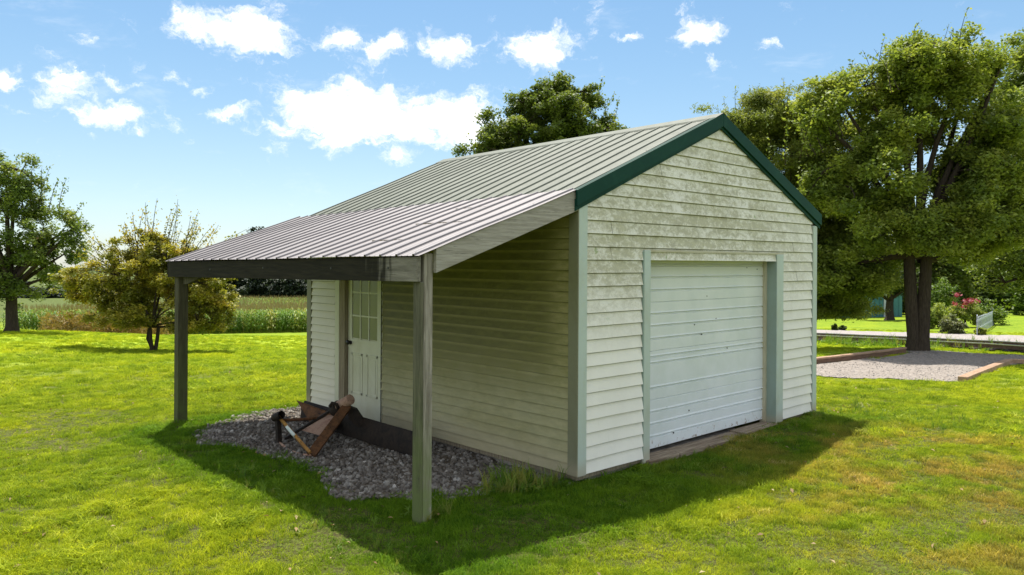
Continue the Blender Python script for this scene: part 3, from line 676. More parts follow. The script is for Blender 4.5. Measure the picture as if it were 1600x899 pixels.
# lean-to
LX, LZ = -1.885, 2.052
LY1 = 5.40
ribbed((LX, LZ), (-.055, EZ+.022), -.045, LY1, seed=5).build('lean_to_roof', [m_galv, m_screw], shed)
def lz(x): return LZ+(EZ+.022-LZ)*(x-LX)/(-.055-LX)
mb = MB()                                   # front beam, sloping slightly with the sag
ys = (.012, LY1-.03)
vs = []
for y in ys:
    for x, z in ((-1.862, LZ-.205), (-1.82, LZ-.205), (-1.82, LZ-.004), (-1.862, LZ-.012)): vs.append((x, y, z+sag(y)))
mb.add(vs, [(3, 2, 1, 0), (4, 5, 6, 7), (0, 1, 5, 4), (1, 2, 6, 5), (2, 3, 7, 6), (3, 0, 4, 7)])
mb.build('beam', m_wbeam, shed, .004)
def rafter(y, h=.19, w=.04, m=m_wrake, name='rafter', x1=-.03, x0=-1.79):
    mb = MB(); mb.prism([(x0, y, lz(x0)-.006-h+sag(y)), (x0, y, lz(x0)-.006+sag(y)), (x1, y, lz(x1)-.008+sag(y)), (x1, y, lz(x1)-.008-h+sag(y))], (0, w, 0)); return mb.build(name, m, shed, .003)
rafter(-.028, .195, .04, m_wrake, 'rafter', -.03, -1.70)
for y in (1.3, 2.65, 4.0): rafter(y, .14, .04, m_wframe)
rafter(LY1-.075, .19, .04, m_wpost_d)
mb = MB()
for x in (-1.4, -.9, -.4): mb.box((x-.045, .02, lz(x)-.05), (x+.045, 1.28, lz(x)-.02))
mb.build('purlin', m_wframe, shed)
mb = MB(); mb.box((-1.82, .018, -.25), (-1.787, .112, LZ-.207)); mb.build('post_board', m_wpost_m, shed, .004)
mb = MB(); mb.box((-1.785, .014, -.25), (-1.70, .110, lz(-1.8)-.012)); mb.build('post', m_wpost, shed, .006)
mb = MB(); mb.box((-1.825, 5.09, -.3), (-1.70, 5.22, LZ-.2+sag(5.2))); mb.build('post', m_wpost_d, shed, .006)
mb = MB(); mb.prism([(-1.80, 4.99, 1.79), (-1.80, 4.99, 1.70), (-1.80, 4.86, 1.71), (-1.80, 4.45, 1.80)], (.04, 0, 0)); mb.build('gusset', m_wpost_d, shed)
mb = MB()
for y, z in ((.4, 1.95), (1.3, 1.94), (2.65, 1.93), (4.0, 1.9)):
    mb = MB(); mb.tube([(-1.866, y, z), (-1.858, y, z)], .011, 8); mb.build('bolt', m_black, shed)
# side door
dr = MB(); dr.box((.035, 3.325, -.02), (.075, 4.115, 2.02)); dob = dr.build('side_door', m_door, shed, .003)
mb = MB()
for a, b in ((3.40, 3.66), (3.76, 4.02)):
    for z0, z1 in ((.26, .80),):
        for s_, e_, q0, q1 in ((a, b, z0, z0+.03), (a, b, z1-.03, z1), (a, a+.03, z0, z1), (b-.03, b, z0, z1)): mb.box((.027, s_, q0), (.035, e_, q1))
        mb.box((.030, a+.055, z0+.055), (.035, b-.055, z1-.055))
mb.build('door_panel', m_door, dob, .004)
wf = MB(); gy0, gy1, gz0, gz1 = 3.40, 4.00, .985, 1.90
for a, b, c_, d_ in ((gy0-.035, gy1+.035, gz0-.035, gz0), (gy0-.035, gy1+.035, gz1, gz1+.035), (gy0-.035, gy0, gz0, gz1), (gy1, gy1+.035, gz0, gz1)): wf.box((.018, a, c_), (.035, b, d_))
for k in (1, 2):
    y = gy0+(gy1-gy0)*k/3; wf.box((.021, y-.010, gz0), (.035, y+.010, gz1))
    z = gz0+(gz1-gz0)*k/3; wf.box((.0215, gy0, z-.010), (.035, gy1, z+.010))
wfo = wf.build('window_frame', m_door, dob)
mb = MB()
for a in range(3):
    for b in range(3):
        mb.box((.028, gy0+.2*a+.011, gz0+.305*b+.011), (.0345, gy0+.2*a+.189, gz0+.305*b+.294))
mb.build('pane', m_glass, dob)
mb = MB(); mb.tube([(.035, 4.05, .93), (.0, 4.05, .93)], .012, 10); mb.tube([(.012, 4.05, .93), (.0, 4.05, .93), (-.02, 4.05, .93), (-.032, 4.05, .93)], [.016, .03, .032, .018], 12)
mb.tube([(.036, 4.05, .93), (.031, 4.05, .93)], .033, 12); mb.build('knob', m_black, dob, 0, True)
mb = MB(); mb.box((-.018, 4.12, -.04), (.09, 4.255, 2.04)); mb.build('door_frame', m_wframe, shed, .004)
mb = MB(); mb.box((-.024, 4.255, -.02), (.0, 4.36, 2.04)); mb.build('door_frame', m_door, shed, .003)
mb = MB(); mb.box((-.022, 3.235, -.02), (.045, 3.32, 2.04)); mb.build('door_frame', m_door, shed, .003)
mb = MB(); mb.box((-.028, 3.237, .0), (-.0225, 3.250, 2.0)); mb.build('caulk_strip', m_dark, shed)
mb = MB(); mb.box((-.06, 3.30, -.06), (.09, 4.13, -.022)); mb.build('door_sill', m_wframe, shed, .004)

# ------------------------------------------------------------------ rusty grader blade under the lean-to
gb = empty('grader_blade', (-.9, 3.2, h1(-.9, 3.2)), 'rusty tractor grader blade lying on the gravel under the lean-to', 'farm implement')
GZ0 = -.06
def arc_plate(p0, p1, lean, hgt, th, segs=8):
    """moldboard: curved in section, p0..p1 its foot, leaning along `lean`"""
    mb = MB(); p0 = np.array(p0); p1 = np.array(p1); lean = np.array(lean, float)
    rows = []
    for t in np.linspace(0, 1, segs+1):
        a = math.radians(-10+55*t); off = lean*(math.cos(a)-math.cos(math.radians(-10)))*hgt*.9+np.array([0, 0, 1])*(math.sin(a)-math.sin(math.radians(-10)))*hgt/(math.sin(math.radians(45))+math.sin(math.radians(10)))
        rows.append((p0+off, p1+off))
    for (a, b), (c_, d_) in zip(rows[:-1], rows[1:]):
        mb.add([a, b, d_, c_, a+lean*th, b+lean*th, d_+lean*th, c_+lean*th], [(0, 1, 2, 3), (7, 6, 5, 4), (0, 4, 5, 1), (3, 2, 6, 7), (0, 3, 7, 4), (1, 5, 6, 2)])
    return mb
b0 = dep(470, 645, 9.9); b0[2] = h1(b0[0], b0[1])+.02; b1 = onz(648, 716, -.06)
ln = np.array([.8, .25, 0]); ln /= np.linalg.norm(ln)
arc_plate(b0, b1, -ln, .25, -.012).build('moldboard', m_rustdk, gb)
tipa = dep(463, 626, 9.75); tipb = dep(530, 650, 9.2); tipc = dep(484, 662, 9.45); tipd = dep(520, 672, 9.1)
mb = MB(); mb.prism([tipa, tipb, tipd, tipc, dep(477, 645, 9.65)], (.012, .012, 0)); mb.build('end_plate', m_rust, gb)
PA = dep(486, 711, 8.15); PB = dep(436, 691, 8.75); PC = dep(434, 655, 8.75); PD = dep(548, 634, 8.9)
mb = MB(); mb.bar(PA, dep(543, 634, 8.85), .10, .045, (.3, -.3, 1)); mb.build('side_channel', m_rust, gb, .004)
mb = MB(); mb.bar(PA+np.array([0, 0, .01]), PC+np.array([.02, 0, .01]), .075, .03, (.7, -.7, .3)); mb.build('hitch_bar', m_ochre, gb, .003)
q0 = PA+(PC-PA)*.45; q1 = PA+(PC-PA)*.70; q0 = q0+np.array([-.012, -.014, .022]); q1 = q1+np.array([-.008, -.014, .022])
mb = MB(); mb.bar(q0, q1, .05, .03, (.7, -.7, .3)); mb.build('label_plate', m_sticker, gb)
mb = MB(); mb.bar(PB, PC+np.array([0, 0, .02]), .06, .05, (1, 0, 0)); mb.build('mast_plate', m_rustdk, gb, .003)
mb = MB(); mb.tube([dep(429, 653, 8.78), dep(440, 648, 8.66)], .045, 12, False); mb.tube([dep(429, 653, 8.78), dep(440, 648, 8.66)], .032, 12, False); mb.build('hitch_socket', m_rustdk, gb, 0, True)
mb = MB(); mb.tube([dep(440, 657, 8.75), dep(480, 655, 8.95), dep(520, 651, 9.1)], .018, 8); mb.build('upper_rod', m_rust, gb, 0, True)
mb = MB(); mb.bar(dep(445, 686, 8.9), dep(520, 640, 9.05), .05, .03); mb.build('brace_bar', m_rustdk, gb, .003)
mb = MB(); mb.tube([PB, dep(450, 703, 8.55), dep(470, 711, 8.35), PA], .014, 6); mb.build('lower_rod', m_rustpk, gb, 0, True)
mb = MB(); mb.prism([dep(472, 673, 8.75), dep(512, 650, 9.0), dep(527, 650, 8.95), dep(505, 682, 8.6)], (.01, .01, .006)); mb.build('gusset_plate', m_rustpk, gb)
mb = MB(); mb.tube([dep(524, 638, 8.95), dep(548, 624, 8.8)], .06, 16); mb.build('swivel_tube', m_rustpk, gb, .004, True)
mb = MB(); mb.tube([dep(523, 641, 8.97), dep(530, 636, 8.9)], .08, 14); mb.tube([dep(515, 636, 8.8), dep(519, 630, 8.8), dep(526, 632, 8.8), dep(529, 640, 8.85)], .02, 8)
mb.build('pivot_collar', m_rustdk, gb, 0, True)
mb = MB(); mb.prism([dep(540, 634, 9.0), dep(556, 640, 8.9), dep(572, 664, 8.9), dep(560, 668, 8.85), dep(545, 655, 8.85)], (.06, .07, 0)); mb.build('blade_mount', m_rustdk, gb)

# ------------------------------------------------------------------ gravel stones in the bed
def rocks(name, xs, ys, smin, smax, seed, sink=.3):
    r = np.random.default_rng(seed); n = len(xs)
    ph = (1+5**.5)/2
    ico = np.array([(-1, ph, 0), (1, ph, 0), (-1, -ph, 0), (1, -ph, 0), (0, -1, ph), (0, 1, ph), (0, -1, -ph), (0, 1, -ph), (ph, 0, -1), (ph, 0, 1), (-ph, 0, -1), (-ph, 0, 1)])/1.9
    tri = np.array([(0, 11, 5), (0, 5, 1), (0, 1, 7), (0, 7, 10), (0, 10, 11), (1, 5, 9), (5, 11, 4), (11, 10, 2), (10, 7, 6), (7, 1, 8), (3, 9, 4), (3, 4, 2), (3, 2, 6), (3, 6, 8), (3, 8, 9), (4, 9, 5), (2, 4, 11), (6, 2, 10), (8, 6, 7), (9, 8, 1)])
    s = smin+(smax-smin)*r.random(n)**2.2
    V = ico[None]*(1+.28*(r.random((n, 12, 1))-.5)*2)*np.stack([np.ones(n), .6+.5*r.random(n), .45+.35*r.random(n)], -1)[:, None, :]
    q = r.normal(size=(n, 4)); q[:, 1:3] *= .45; q /= np.linalg.norm(q, axis=1)[:, None]; w, x, y, z = q.T
    M = np.stack([1-2*(y*y+z*z), 2*(x*y-z*w), 2*(x*z+y*w), 2*(x*y+z*w), 1-2*(x*x+z*z), 2*(y*z-x*w), 2*(x*z-y*w), 2*(y*z+x*w), 1-2*(x*x+y*y)], -1).reshape(n, 3, 3)
    V = np.einsum('nij,nkj->nki', M, V)*s[:, None, None]
    V += np.stack([xs, ys, H(xs, ys)+.012+s*sink*(1+r.random(n)*.8)], -1)[:, None, :]
    T = V[:, tri].reshape(-1, 3)
    me = npmesh(name, T, 3, np.repeat(r.random(n), 20)); return link(name, me, m_stone)
r = np.random.default_rng(3)
xs = r.uniform(-2.2, .05, 13000); ys = r.uniform(0, 5.2, 13000)
ok = inpoly(xs+(vnoise(xs, ys, .35, 5)-.5)*.35, ys+(vnoise(xs, ys, .35, 6)-.5)*.35, BED) & (xs < -.0)
rk = rocks('crushed_stone', xs[ok], ys[ok], .009, .034, 3, .1)
tag(rk, 'loose grey crushed stone spread under the lean-to', 'gravel', kind='stuff')
lotp = np.array(LOT)[:, :2]
xs = r.uniform(lotp[:, 0].min(), lotp[:, 0].max(), 9000); ys = r.uniform(lotp[:, 1].min(), lotp[:, 1].max(), 9000); ok = inpoly(xs, ys, lotp)
rk = rocks('lot_stone', xs[ok], ys[ok], .008, .022, 4); rk.data.materials.clear()
m_ls = leafmat('pale_stone', [(0, (.13, .12, .11)), (.6, (.25, .23, .21)), (1, (.38, .35, .33))], 0, .9); rk.data.materials.append(m_ls)
tag(rk, 'pale gravel stones scattered over the parking lot', 'gravel', kind='stuff')

# ------------------------------------------------------------------ instancing of grass-like plants
def blades_mesh(name, n, rad, hmin, hmax, wid, lean, seed, m, curl=.5, segs=2):
    r = np.random.default_rng(seed); me = bpy.data.meshes.new(name); V = []; Fc = []
    for _ in range(n):
        a = r.random()*6.283; rr_ = rad*r.random()**.5; bx, by = math.cos(a)*rr_, math.sin(a)*rr_
        h = hmin+(hmax-hmin)*r.random(); w = wid*(.6+.8*r.random())/2; fa = r.random()*6.283; la = r.random()*6.283
        lx, ly = math.cos(la)*lean*h*(.3+r.random()), math.sin(la)*lean*h*(.3+r.random()); wx, wy = math.cos(fa)*w, math.sin(fa)*w; b = len(V)
        for k in range(segs):
            t = k/segs; z = h*(t-curl*.35*t*t); ww = 1-.35*t
            V += [(bx-wx*ww+lx*t*t, by-wy*ww+ly*t*t, z-.008*(k == 0)), (bx+wx*ww+lx*t*t, by+wy*ww+ly*t*t, z-.008*(k == 0))]
        V.append((bx+lx, by+ly, h*(1-curl*.45)))
        for k in range(segs-1): Fc.append((b+2*k, b+2*k+1, b+2*k+3, b+2*k+2))
        Fc.append((b+2*segs-2, b+2*segs-1, b+2*segs))
    me.from_pydata(V, [], Fc); me.update(); me.materials.append(m); return me
def gn_scatter(name, pts, scl, pick, meshes, label, cat, seed=0, tilt=.12):
    n = len(pts); r = np.random.default_rng(seed)
    me = bpy.data.meshes.new(name); me.vertices.add(n); me.vertices.foreach_set('co', np.ascontiguousarray(pts, np.float32).ravel())
    a = me.attributes.new('rot', 'FLOAT_VECTOR', 'POINT'); rot = np.c_[r.normal(0, tilt, n), r.normal(0, tilt, n), r.random(n)*6.283]
    a.data.foreach_set('vector', rot.astype(np.float32).ravel())
    a = me.attributes.new('scl', 'FLOAT', 'POINT'); a.data.foreach_set('value', scl.astype(np.float32))
    a = me.attributes.new('pick', 'INT', 'POINT'); a.data.foreach_set('value', pick.astype(np.int32))
    ob = link(name, me, None); tag(ob, label, cat, kind='stuff')
    gt = bpy.data.node_groups.new(name, 'GeometryNodeTree')
    gt.interface.new_socket('Geometry', in_out='INPUT', socket_type='NodeSocketGeometry'); gt.interface.new_socket('Geometry', in_out='OUTPUT', socket_type='NodeSocketGeometry')
    gi = gt.nodes.new('NodeGroupInput'); go = gt.nodes.new('NodeGroupOutput'); gj = gt.nodes.new('GeometryNodeJoinGeometry')
    for k in reversed(range(len(meshes))):
        so_ = bpy.data.objects.new('tuft_source', meshes[k])       # never linked to the scene
        so_.use_fake_user = True
        oi = gt.nodes.new('GeometryNodeObjectInfo'); oi.inputs['Object'].default_value = so_; oi.inputs['As Instance'].default_value = True
        gt.links.new(oi.outputs['Geometry'], gj.inputs[0])
    ip = gt.nodes.new('GeometryNodeInstanceOnPoints'); ip.inputs['Pick Instance'].default_value = True
    def at(nm, ty):
        q = gt.nodes.new('GeometryNodeInputNamedAttribute'); q.data_type = ty; q.inputs['Name'].default_value = nm; return q.outputs['Attribute']
    m2p = gt.nodes.new('GeometryNodeMeshToPoints')
    gt.links.new(gi.outputs[0], m2p.inputs[0]); gt.links.new(m2p.outputs[0], ip.inputs['Points']); gt.links.new(gj.outputs[0], ip.inputs['Instance'])
    gt.links.new(at('pick', 'INT'), ip.inputs['Instance Index']); gt.links.new(at('rot', 'FLOAT_VECTOR'), ip.inputs['Rotation']); gt.links.new(at('scl', 'FLOAT'), ip.inputs['Scale'])
    gt.links.new(ip.outputs[0], go.inputs[0])
    md = ob.modifiers.new('scatter', 'NODES'); md.node_group = gt; return ob
def polar(n, r0_, r1_, a0, a1, r, pw=2.):
    rad = (r0_**pw+(r1_**pw-r0_**pw)*r.random(n))**(1/pw); a = np.radians(a0+(a1-a0)*r.random(n))+YAW
    return CAM[0]+np.sin(a)*rad, CAM[1]+np.cos(a)*rad
def lawn_ok(x, y):
    ok = ~((x > -.02) & (x < W+.03) & (y > -.02) & (y < D+.02))
    inner_ = np.array(BED)*np.array([.88, .93])+np.array([-.05, .17])
    ok &= ~(inpoly(x, y, inner_) | (r.random(len(x)) < .55) & inpoly(x+(vnoise(x, y, .35, 5)-.5)*.35, y+(vnoise(x, y, .35, 6)-.5)*.35, BED))
    ok &= ~inpoly(x, y, lotp) & ~inpoly(x, y, np.array(RD[0]+RD[1])[:, :2])
    return ok
r = np.random.default_rng(11)
tufts = [blades_mesh('tuft_a', 60, .085, .022, .05, .0042, .7, 1, m_blade), blades_mesh('tuft_b', 55, .08, .03, .065, .0045, .8, 2, m_blade),
         blades_mesh('tuft_c', 22, .05, .05, .095, .0085, 1.1, 3, m_blade, .9, 3), blades_mesh('tuft_d', 45, .09, .012, .03, .005, 1.3, 4, m_blade)]
x1, y1 = polar(74000, 1.8, 15, -62, 62, r, 1.3); x2, y2 = polar(60000, 13, 48, -48, 48, r, 1.15)
x = np.r_[x1, x2]; y = np.r_[y1, y2]; big = np.r_[np.full(len(x1), 1.), np.full(len(x2), 1.35)]
ok = lawn_ok(x, y); x, y, big = x[ok], y[ok], big[ok]
lush = vnoise(x, y, .55, 21)*.6+vnoise(x, y, 1.7, 22)*.4
# mown lawn beyond the near crest is shorter, shaded grass by the shed is lusher
pick = np.where(lush > .66, np.where(r.random(len(x)) < .3, 2, 1), np.where(lush < .36, 3, np.where(r.random(len(x)) < .5, 0, 1)))
near_shed = (np.hypot(np.clip(-x, 0, 9)+np.clip(x-W, 0, 9), np.clip(-y, 0, 9)) < 1.6) & (x > -2.6)
fine_ = vnoise(x, y, .16, 23); scl = (.40+.9*fine_*r.random(len(x))**.5+.3*r.random(len(x)))*big*np.where(near_shed, 1.2, 1)*(.72+.55*lush)
dist = np.hypot(x-CAM[0], y-CAM[1]); scl *= np.where(dist > 15, np.clip(1.-.004*(dist-15), .8, 1), 1)
gn_scatter('grass', np.c_[x, y, H(x, y)], scl, pick, tufts, 'mown green and yellowish grass covering the whole yard', 'grass', 12)
# tall uncut tufts
tall = [blades_mesh('tall_a', 16, .05, .12, .26, .007, .5, 31, m_tall, .5, 3), blades_mesh('tall_b', 9, .03, .16, .32, .009, .35, 32, m_tall, .3, 3), blades_mesh('leafy', 14, .07, .05, .13, .022, .9, 33, m_tall, .9, 3)]
PT = []
def tallat(px, py, n, sp, s0=1., k=None):
    c_ = gp(px, py)
    for _ in range(n): PT.append((c_[0]+r.normal(0, sp), c_[1]+r.normal(0, sp), s0*r.uniform(.6, 1.15), r.integers(0, 3) if k is None else k))
for px, py, n, sp, s in ((355, 742, 4, .07, .7), (372, 748, 5, .08, .8), (415, 775, 5, .04, .75), (395, 765, 4, .06, .6), (440, 782, 3, .05, .6), (800, 765, 34, .13, 1.2), (835, 762, 26, .12, 1.0), (770, 772, 16, .12, .8), (865, 760, 16, .1, .8), (652, 808, 12, .04, .75), (682, 808, 12, .04, .7), (668, 814, 14, .05, .6), (275, 662, 6, .05, .5),
                         (1000, 735, 5, .05, .4), (900, 758, 8, .1, .4), (1218, 652, 9, .05, 1.2), (1222, 648, 5, .04, 1.4), (1282, 648, 8, .1, .9), (1290, 645, 14, .2, .55), (1340, 648, 22, .25, .6), (1400, 655, 24, .3, .6),
                         (1460, 662, 22, .35, .6), (1520, 672, 20, .35, .55), (1585, 684, 18, .3, .55), (1336, 640, 6, .06, 1.), (640, 660, 4, .2, .4), (450, 640, 8, .3, .45), (520, 620, 6, .2, .4),
                         (245, 668, 6, .15, .4), (290, 662, 5, .1, .5), (480, 840, 6, .15, .4), (590, 868, 8, .2, .35), (1260, 730, 3, .05, .5), (910, 830, 3, .05, .45), (940, 820, 3, .05, .4)): tallat(px, py, n, sp, s)
for _ in range(260):
    t = r.random(); px = 255+t*400; py = 690+t*195
    if r.random() < .5: tallat(px+r.normal(0, 8), py+r.normal(0, 5), 1, .05, .35)
for _ in range(160):
    t = r.random(); c_ = np.array([.1+4.6*t, -.12-.25*r.random()]); PT.append((c_[0], c_[1], r.uniform(.2, .45), 0 if r.random() < .7 else 2))
for _ in range(420):
    px = r.uniform(1290, 1600); e = 522+(px-1276)*.028+r.uniform(8, 16); tallat(px, min(e+2, 548), 1, .5, r.uniform(1.2, 2.2))
PT = np.array(PT); ok = ~((PT[:, 0] > -.03) & (PT[:, 0] < W) & (PT[:, 1] > -.035) & (PT[:, 1] < D)); PT = PT[ok]
gn_scatter('tall_grass', np.c_[PT[:, 0], PT[:, 1], H(PT[:, 0], PT[:, 1])], PT[:, 2], PT[:, 3], tall, 'uncut tall grass tufts along the shed, the shadow edge and the bank', 'tall grass', 13, .1)

r = np.random.default_rng(91); lx, ly = polar(420, 4.5, 16, -40, 40, r, 1.4); ok = lawn_ok(lx, ly); lx, ly = lx[ok], ly[ok]
lf_c = np.c_[lx, ly, H(lx, ly)+.035]
def _flat(cent, size, r):
    n = len(cent); nn = np.c_[r.normal(0, .35, (n, 2)), np.ones(n)]; nn /= np.linalg.norm(nn, axis=1)[:, None]; t = r.normal(size=(n, 3)); t -= nn*(t*nn).sum(1)[:, None]; t /= np.linalg.norm(t, axis=1)[:, None]
    b_ = np.cross(nn, t); s_ = size*(.6+.8*r.random(n))[:, None]; return np.stack([cent-t*s_, cent+b_*s_*.5+nn*s_*.3, cent+t*s_, cent-b_*s_*.5+nn*s_*.3], 1).reshape(-1, 3)
m_lit = leafmat('fallen_leaf', [(0, (.12, .07, .03)), (.5, (.26, .17, .07)), (1, (.42, .36, .2))], .15, .7)
lt = link('fallen_leaves', npmesh('fallen_leaves', _flat(lf_c, .022, r), 4, r.random(len(lf_c))), m_lit); tag(lt, 'dry brown leaves scattered thinly over the near lawn', 'leaf litter', kind='stuff')
# ------------------------------------------------------------------ trees
def tubes_fast(mb, p, q, ra, rb, bend=.12, n=6, r=None, k=4):
    p = np.array(p, float); q = np.array(q, float); L_ = np.linalg.norm(q-p); o1 = r.normal(0, 1, 3)*bend*L_
    pts = [p+(q-p)*t+o1*math.sin(math.pi*t)*.5+np.array([0, 0, .12*L_])*math.sin(math.pi*t)*.4 for t in np.linspace(0, 1, k)]
    mb.tube(pts, list(np.linspace(ra, rb, k)), n, False); return pts
def leaf_quads(cent, size, r, up=.7, aspect=.55, droop=0.):
    n = len(cent); nn = r.normal(size=(n, 3)); nn[:, 2] += up*np.sign(nn[:, 2]); nn /= np.linalg.norm(nn, axis=1)[:, None]
    t = r.normal(size=(n, 3)); t[:, 2] -= droop; t -= nn*(t*nn).sum(1)[:, None]; t /= np.linalg.norm(t, axis=1)[:, None]; b = np.cross(nn, t)
    s = size*(.6+.8*r.random(n))[:, None]; fold = nn*s*.12
    return np.stack([cent-t*s, cent+b*s*aspect-fold*.5, cent+t*s, cent-b*s*aspect+fold*.5], 1).reshape(-1, 3)
def tree(name, label, base, blobs, nclump, nleaf, cr, lsize, lm, trunk_r, fork, seed, cat='tree', group=None, limbs=7, lean=(0, 0), shell=.42, flat=.6, up=.75, aspect=.55, droop=0., gaps=.0, tops=None, trunk_top=None, multi=1, wood=True):
    """blobs: crown masses relative to base (x right in view, y away, z up, rx, ry, rz)"""
    r = np.random.default_rng(seed); base = np.array(base, float)
    R3 = np.array([r0[0], r0[1], 0]); F3 = np.array([fwd[0], fwd[1], 0]); U3 = np.array([0, 0, 1.])
    root = empty(name, tuple(base), label, cat, group)
    bl = np.array(blobs, float); vol = bl[:, 3]*bl[:, 4]*bl[:, 5]; vol = vol**.8; pr = vol/vol.sum()
    k = r.choice(len(bl), nclump, p=pr); d = r.normal(size=(nclump, 3)); d /= np.linalg.norm(d, axis=1)[:, None]
    rad = r.random(nclump)**shell; loc = d*rad[:, None]*bl[k, 3:6]+bl[k, :3]
    loc += (r.random((nclump, 3))-.5)*cr*.8
    cl = base+loc[:, :1]*R3+loc[:, 1:2]*F3+loc[:, 2:3]*U3
    if gaps:
        g_ = vnoise(loc[:, 0]+50, loc[:, 2]*1.3+loc[:, 1]*.7, cr*2.6, seed); keep = g_ > gaps; cl = cl[keep]; loc = loc[keep]
    nc = len(cl); csz = cr*(.55+.8*r.random(nc))
    ln_ = np.maximum(6, (nleaf*(csz/cr)**2)).astype(int); idx = np.repeat(np.arange(nc), ln_)
    e = r.normal(size=(len(idx), 3)); e /= np.linalg.norm(e, axis=1)[:, None]; e *= (r.random(len(idx))**.65*1.12)[:, None]
    axis = r.normal(size=(nc, 3)); axis[:, 2] *= .4; axis /= np.linalg.norm(axis, axis=1)[:, None]
    cen = cl[idx]+(e*csz[idx, None]*np.array([1, 1, flat]))+axis[idx]*((r.random(len(idx))-.5)*csz[idx]*1.0)[:, None]
    V = leaf_quads(cen, lsize, r, up, aspect, droop)
    cv = r.random(nc)
    var = np.clip(cv[idx]*.55+r.random(len(idx))*.45, 0, 1)
    extra = []
    wd = MB(); hb = fork
    top = base+np.array([0, 0, hb])+R3*lean[0]+F3*lean[1]
    for m_ in range(multi):
        off = (R3*math.cos(m_*2.4)+F3*math.sin(m_*2.4))*trunk_r*(.45 if multi == 2 else 1.1 if multi > 1 else 0)
        off2 = off*(2.2 if multi > 1 else 1)
        pts = [base+off*.8-U3*.3, base+off*.8+U3*.02*hb, base+off+U3*hb*.15+R3*.02, base+off*1.2+(top-base)*.5+R3*r.normal(0, .05), top+off2]
        f_ = 1 if multi == 1 else .72
        wd.tube(pts, [trunk_r*1.75*f_, trunk_r*1.4*f_, trunk_r*1.08*f_, trunk_r*f_, trunk_r*.85*f_], 12, False)
    if wood:
        limb_pts = []
        order = list(range(len(bl)))
        for i_ in range(limbs):
            b = bl[order[i_ % len(bl)]]; tgt = base+(b[0]+r.normal(0, b[3]*.35))*R3+(b[1]+r.normal(0, b[4]*.35))*F3+(b[2]+r.normal(0, b[5]*.3))*U3
            lp = tubes_fast(wd, top+r.normal(0, trunk_r*.3, 3), tgt, trunk_r*.5, trunk_r*.14, .1, 7, r, 6); limb_pts += lp[1:]
        lp = np.array(limb_pts)
        sel = r.choice(nc, min(nc, 260), replace=False)
        for c_ in sel:
            q = lp[np.argmin(((lp-cl[c_])**2).sum(1)+.3*np.maximum(0, lp[:, 2]-cl[c_][2])**2)]
            tubes_fast(wd, q, cl[c_], trunk_r*.10+.004, trunk_r*.02+.003, .12, 4, r, 4)
    if tops:                                  # loose leafy shoots standing out of the crown
        for (sx, sy, sz, ex, ey, ez, n_) in tops:
            p = base+sx*R3+sy*F3+sz*U3; q = base+ex*R3+ey*F3+ez*U3; pts = tubes_fast(wd, p, q, .016, .004, .05, 4, r, 5)
            t = r.random(n_)**.8; cc = p+(q-p)*t[:, None]+r.normal(0, .055, (n_, 3)); extra.append(cc)
    if extra:
        cc = np.concatenate(extra); V = np.vstack([V, leaf_quads(cc, lsize*.95, r, .1, aspect)]); var = np.r_[var, r.random(len(cc))]
    crown = link('crown', npmesh('crown', V, 4, var), lm, root)
    wd.build('trunk', m_bark, root, 0, True)
    return root
def gpt(px, py): p = gp(px, py); p[2] = h1(p[0], p[1]); return p
def S(px, d): return px/F*d            # metres for a run of photo pixels at a distance

def shoots(px0, px1, yfun, n, base, d0, seed, dn=70, lf=40):
    q = np.random.default_rng(seed); out = []; bx = 800+F*float(np.dot(base-CAM, np.array(rr)))/d0
    for k in range(n):
        px = px0+(px1-px0)*(k+q.random())/n; ty = yfun(px)-q.uniform(-6, 16); cx_ = (px0+px1)/2
        z = lambda y: CAM[2]-(y-409.6)/F*d0-base[2]
        out.append(((px-(px-cx_)*.10-bx)/F*d0, q.normal(0, .8), z(ty+dn), (px-bx)/F*d0+q.normal(0, .15), q.normal(0, .9), z(ty), lf))
    return out
# big maple by the gravel lot
b = gpt(1434, 549); d0 = float(np.dot(b-CAM, np.array(fwd))); 
def blob(px, py, rx, ry, base, d0, dy=0., dr=None):
    """crown mass seen at (px,py) with half sizes in pixels"""
    bx = 800+F*float(np.dot(base-CAM, np.array(rr)))/d0
    z = CAM[2]-(py-409.6)/F*(d0+dy)-base[2]
    return ((px-bx)/F*(d0+dy), dy, z, rx/F*d0, (dr if dr else rx/F*d0*.9), ry/F*d0)
B = lambda *a, **k: blob(*a, base=b, d0=d0, **k)
tree('maple_tree', 'large maple with dark forked trunk at the edge of the gravel lot', b,
     [B(1450, 220, 140, 120), B(1330, 200, 70, 90), B(1440, 110, 110, 50), B(1530, 120, 70, 60), B(1560, 260, 90, 120), B(1380, 320, 90, 80, dy=-1), B(1500, 335, 115, 62, dy=-.5), B(1290, 270, 55, 70), B(1400, 390, 60, 30, dy=1.5), B(1560, 385, 60, 32, dy=1), B(1350, 120, 50, 34), B(1420, 80, 36, 26), B(1500, 72, 40, 22), B(1570, 90, 45, 34), B(1340, 420, 80, 45, dy=1), B(1300, 170, 50, 50)],
     1500, 280, S(18, d0), .058, m_maple, .27, 3.0, 101, limbs=20, multi=2, shell=.5, flat=.75, gaps=.38,
     tops=shoots(1215, 1545, lambda x: np.interp(x, [1215, 1290, 1330, 1400, 1470, 1540, 1600, 1640], [200, 140, 98, 70, 52, 60, 78, 70]), 46, b, d0, 77))
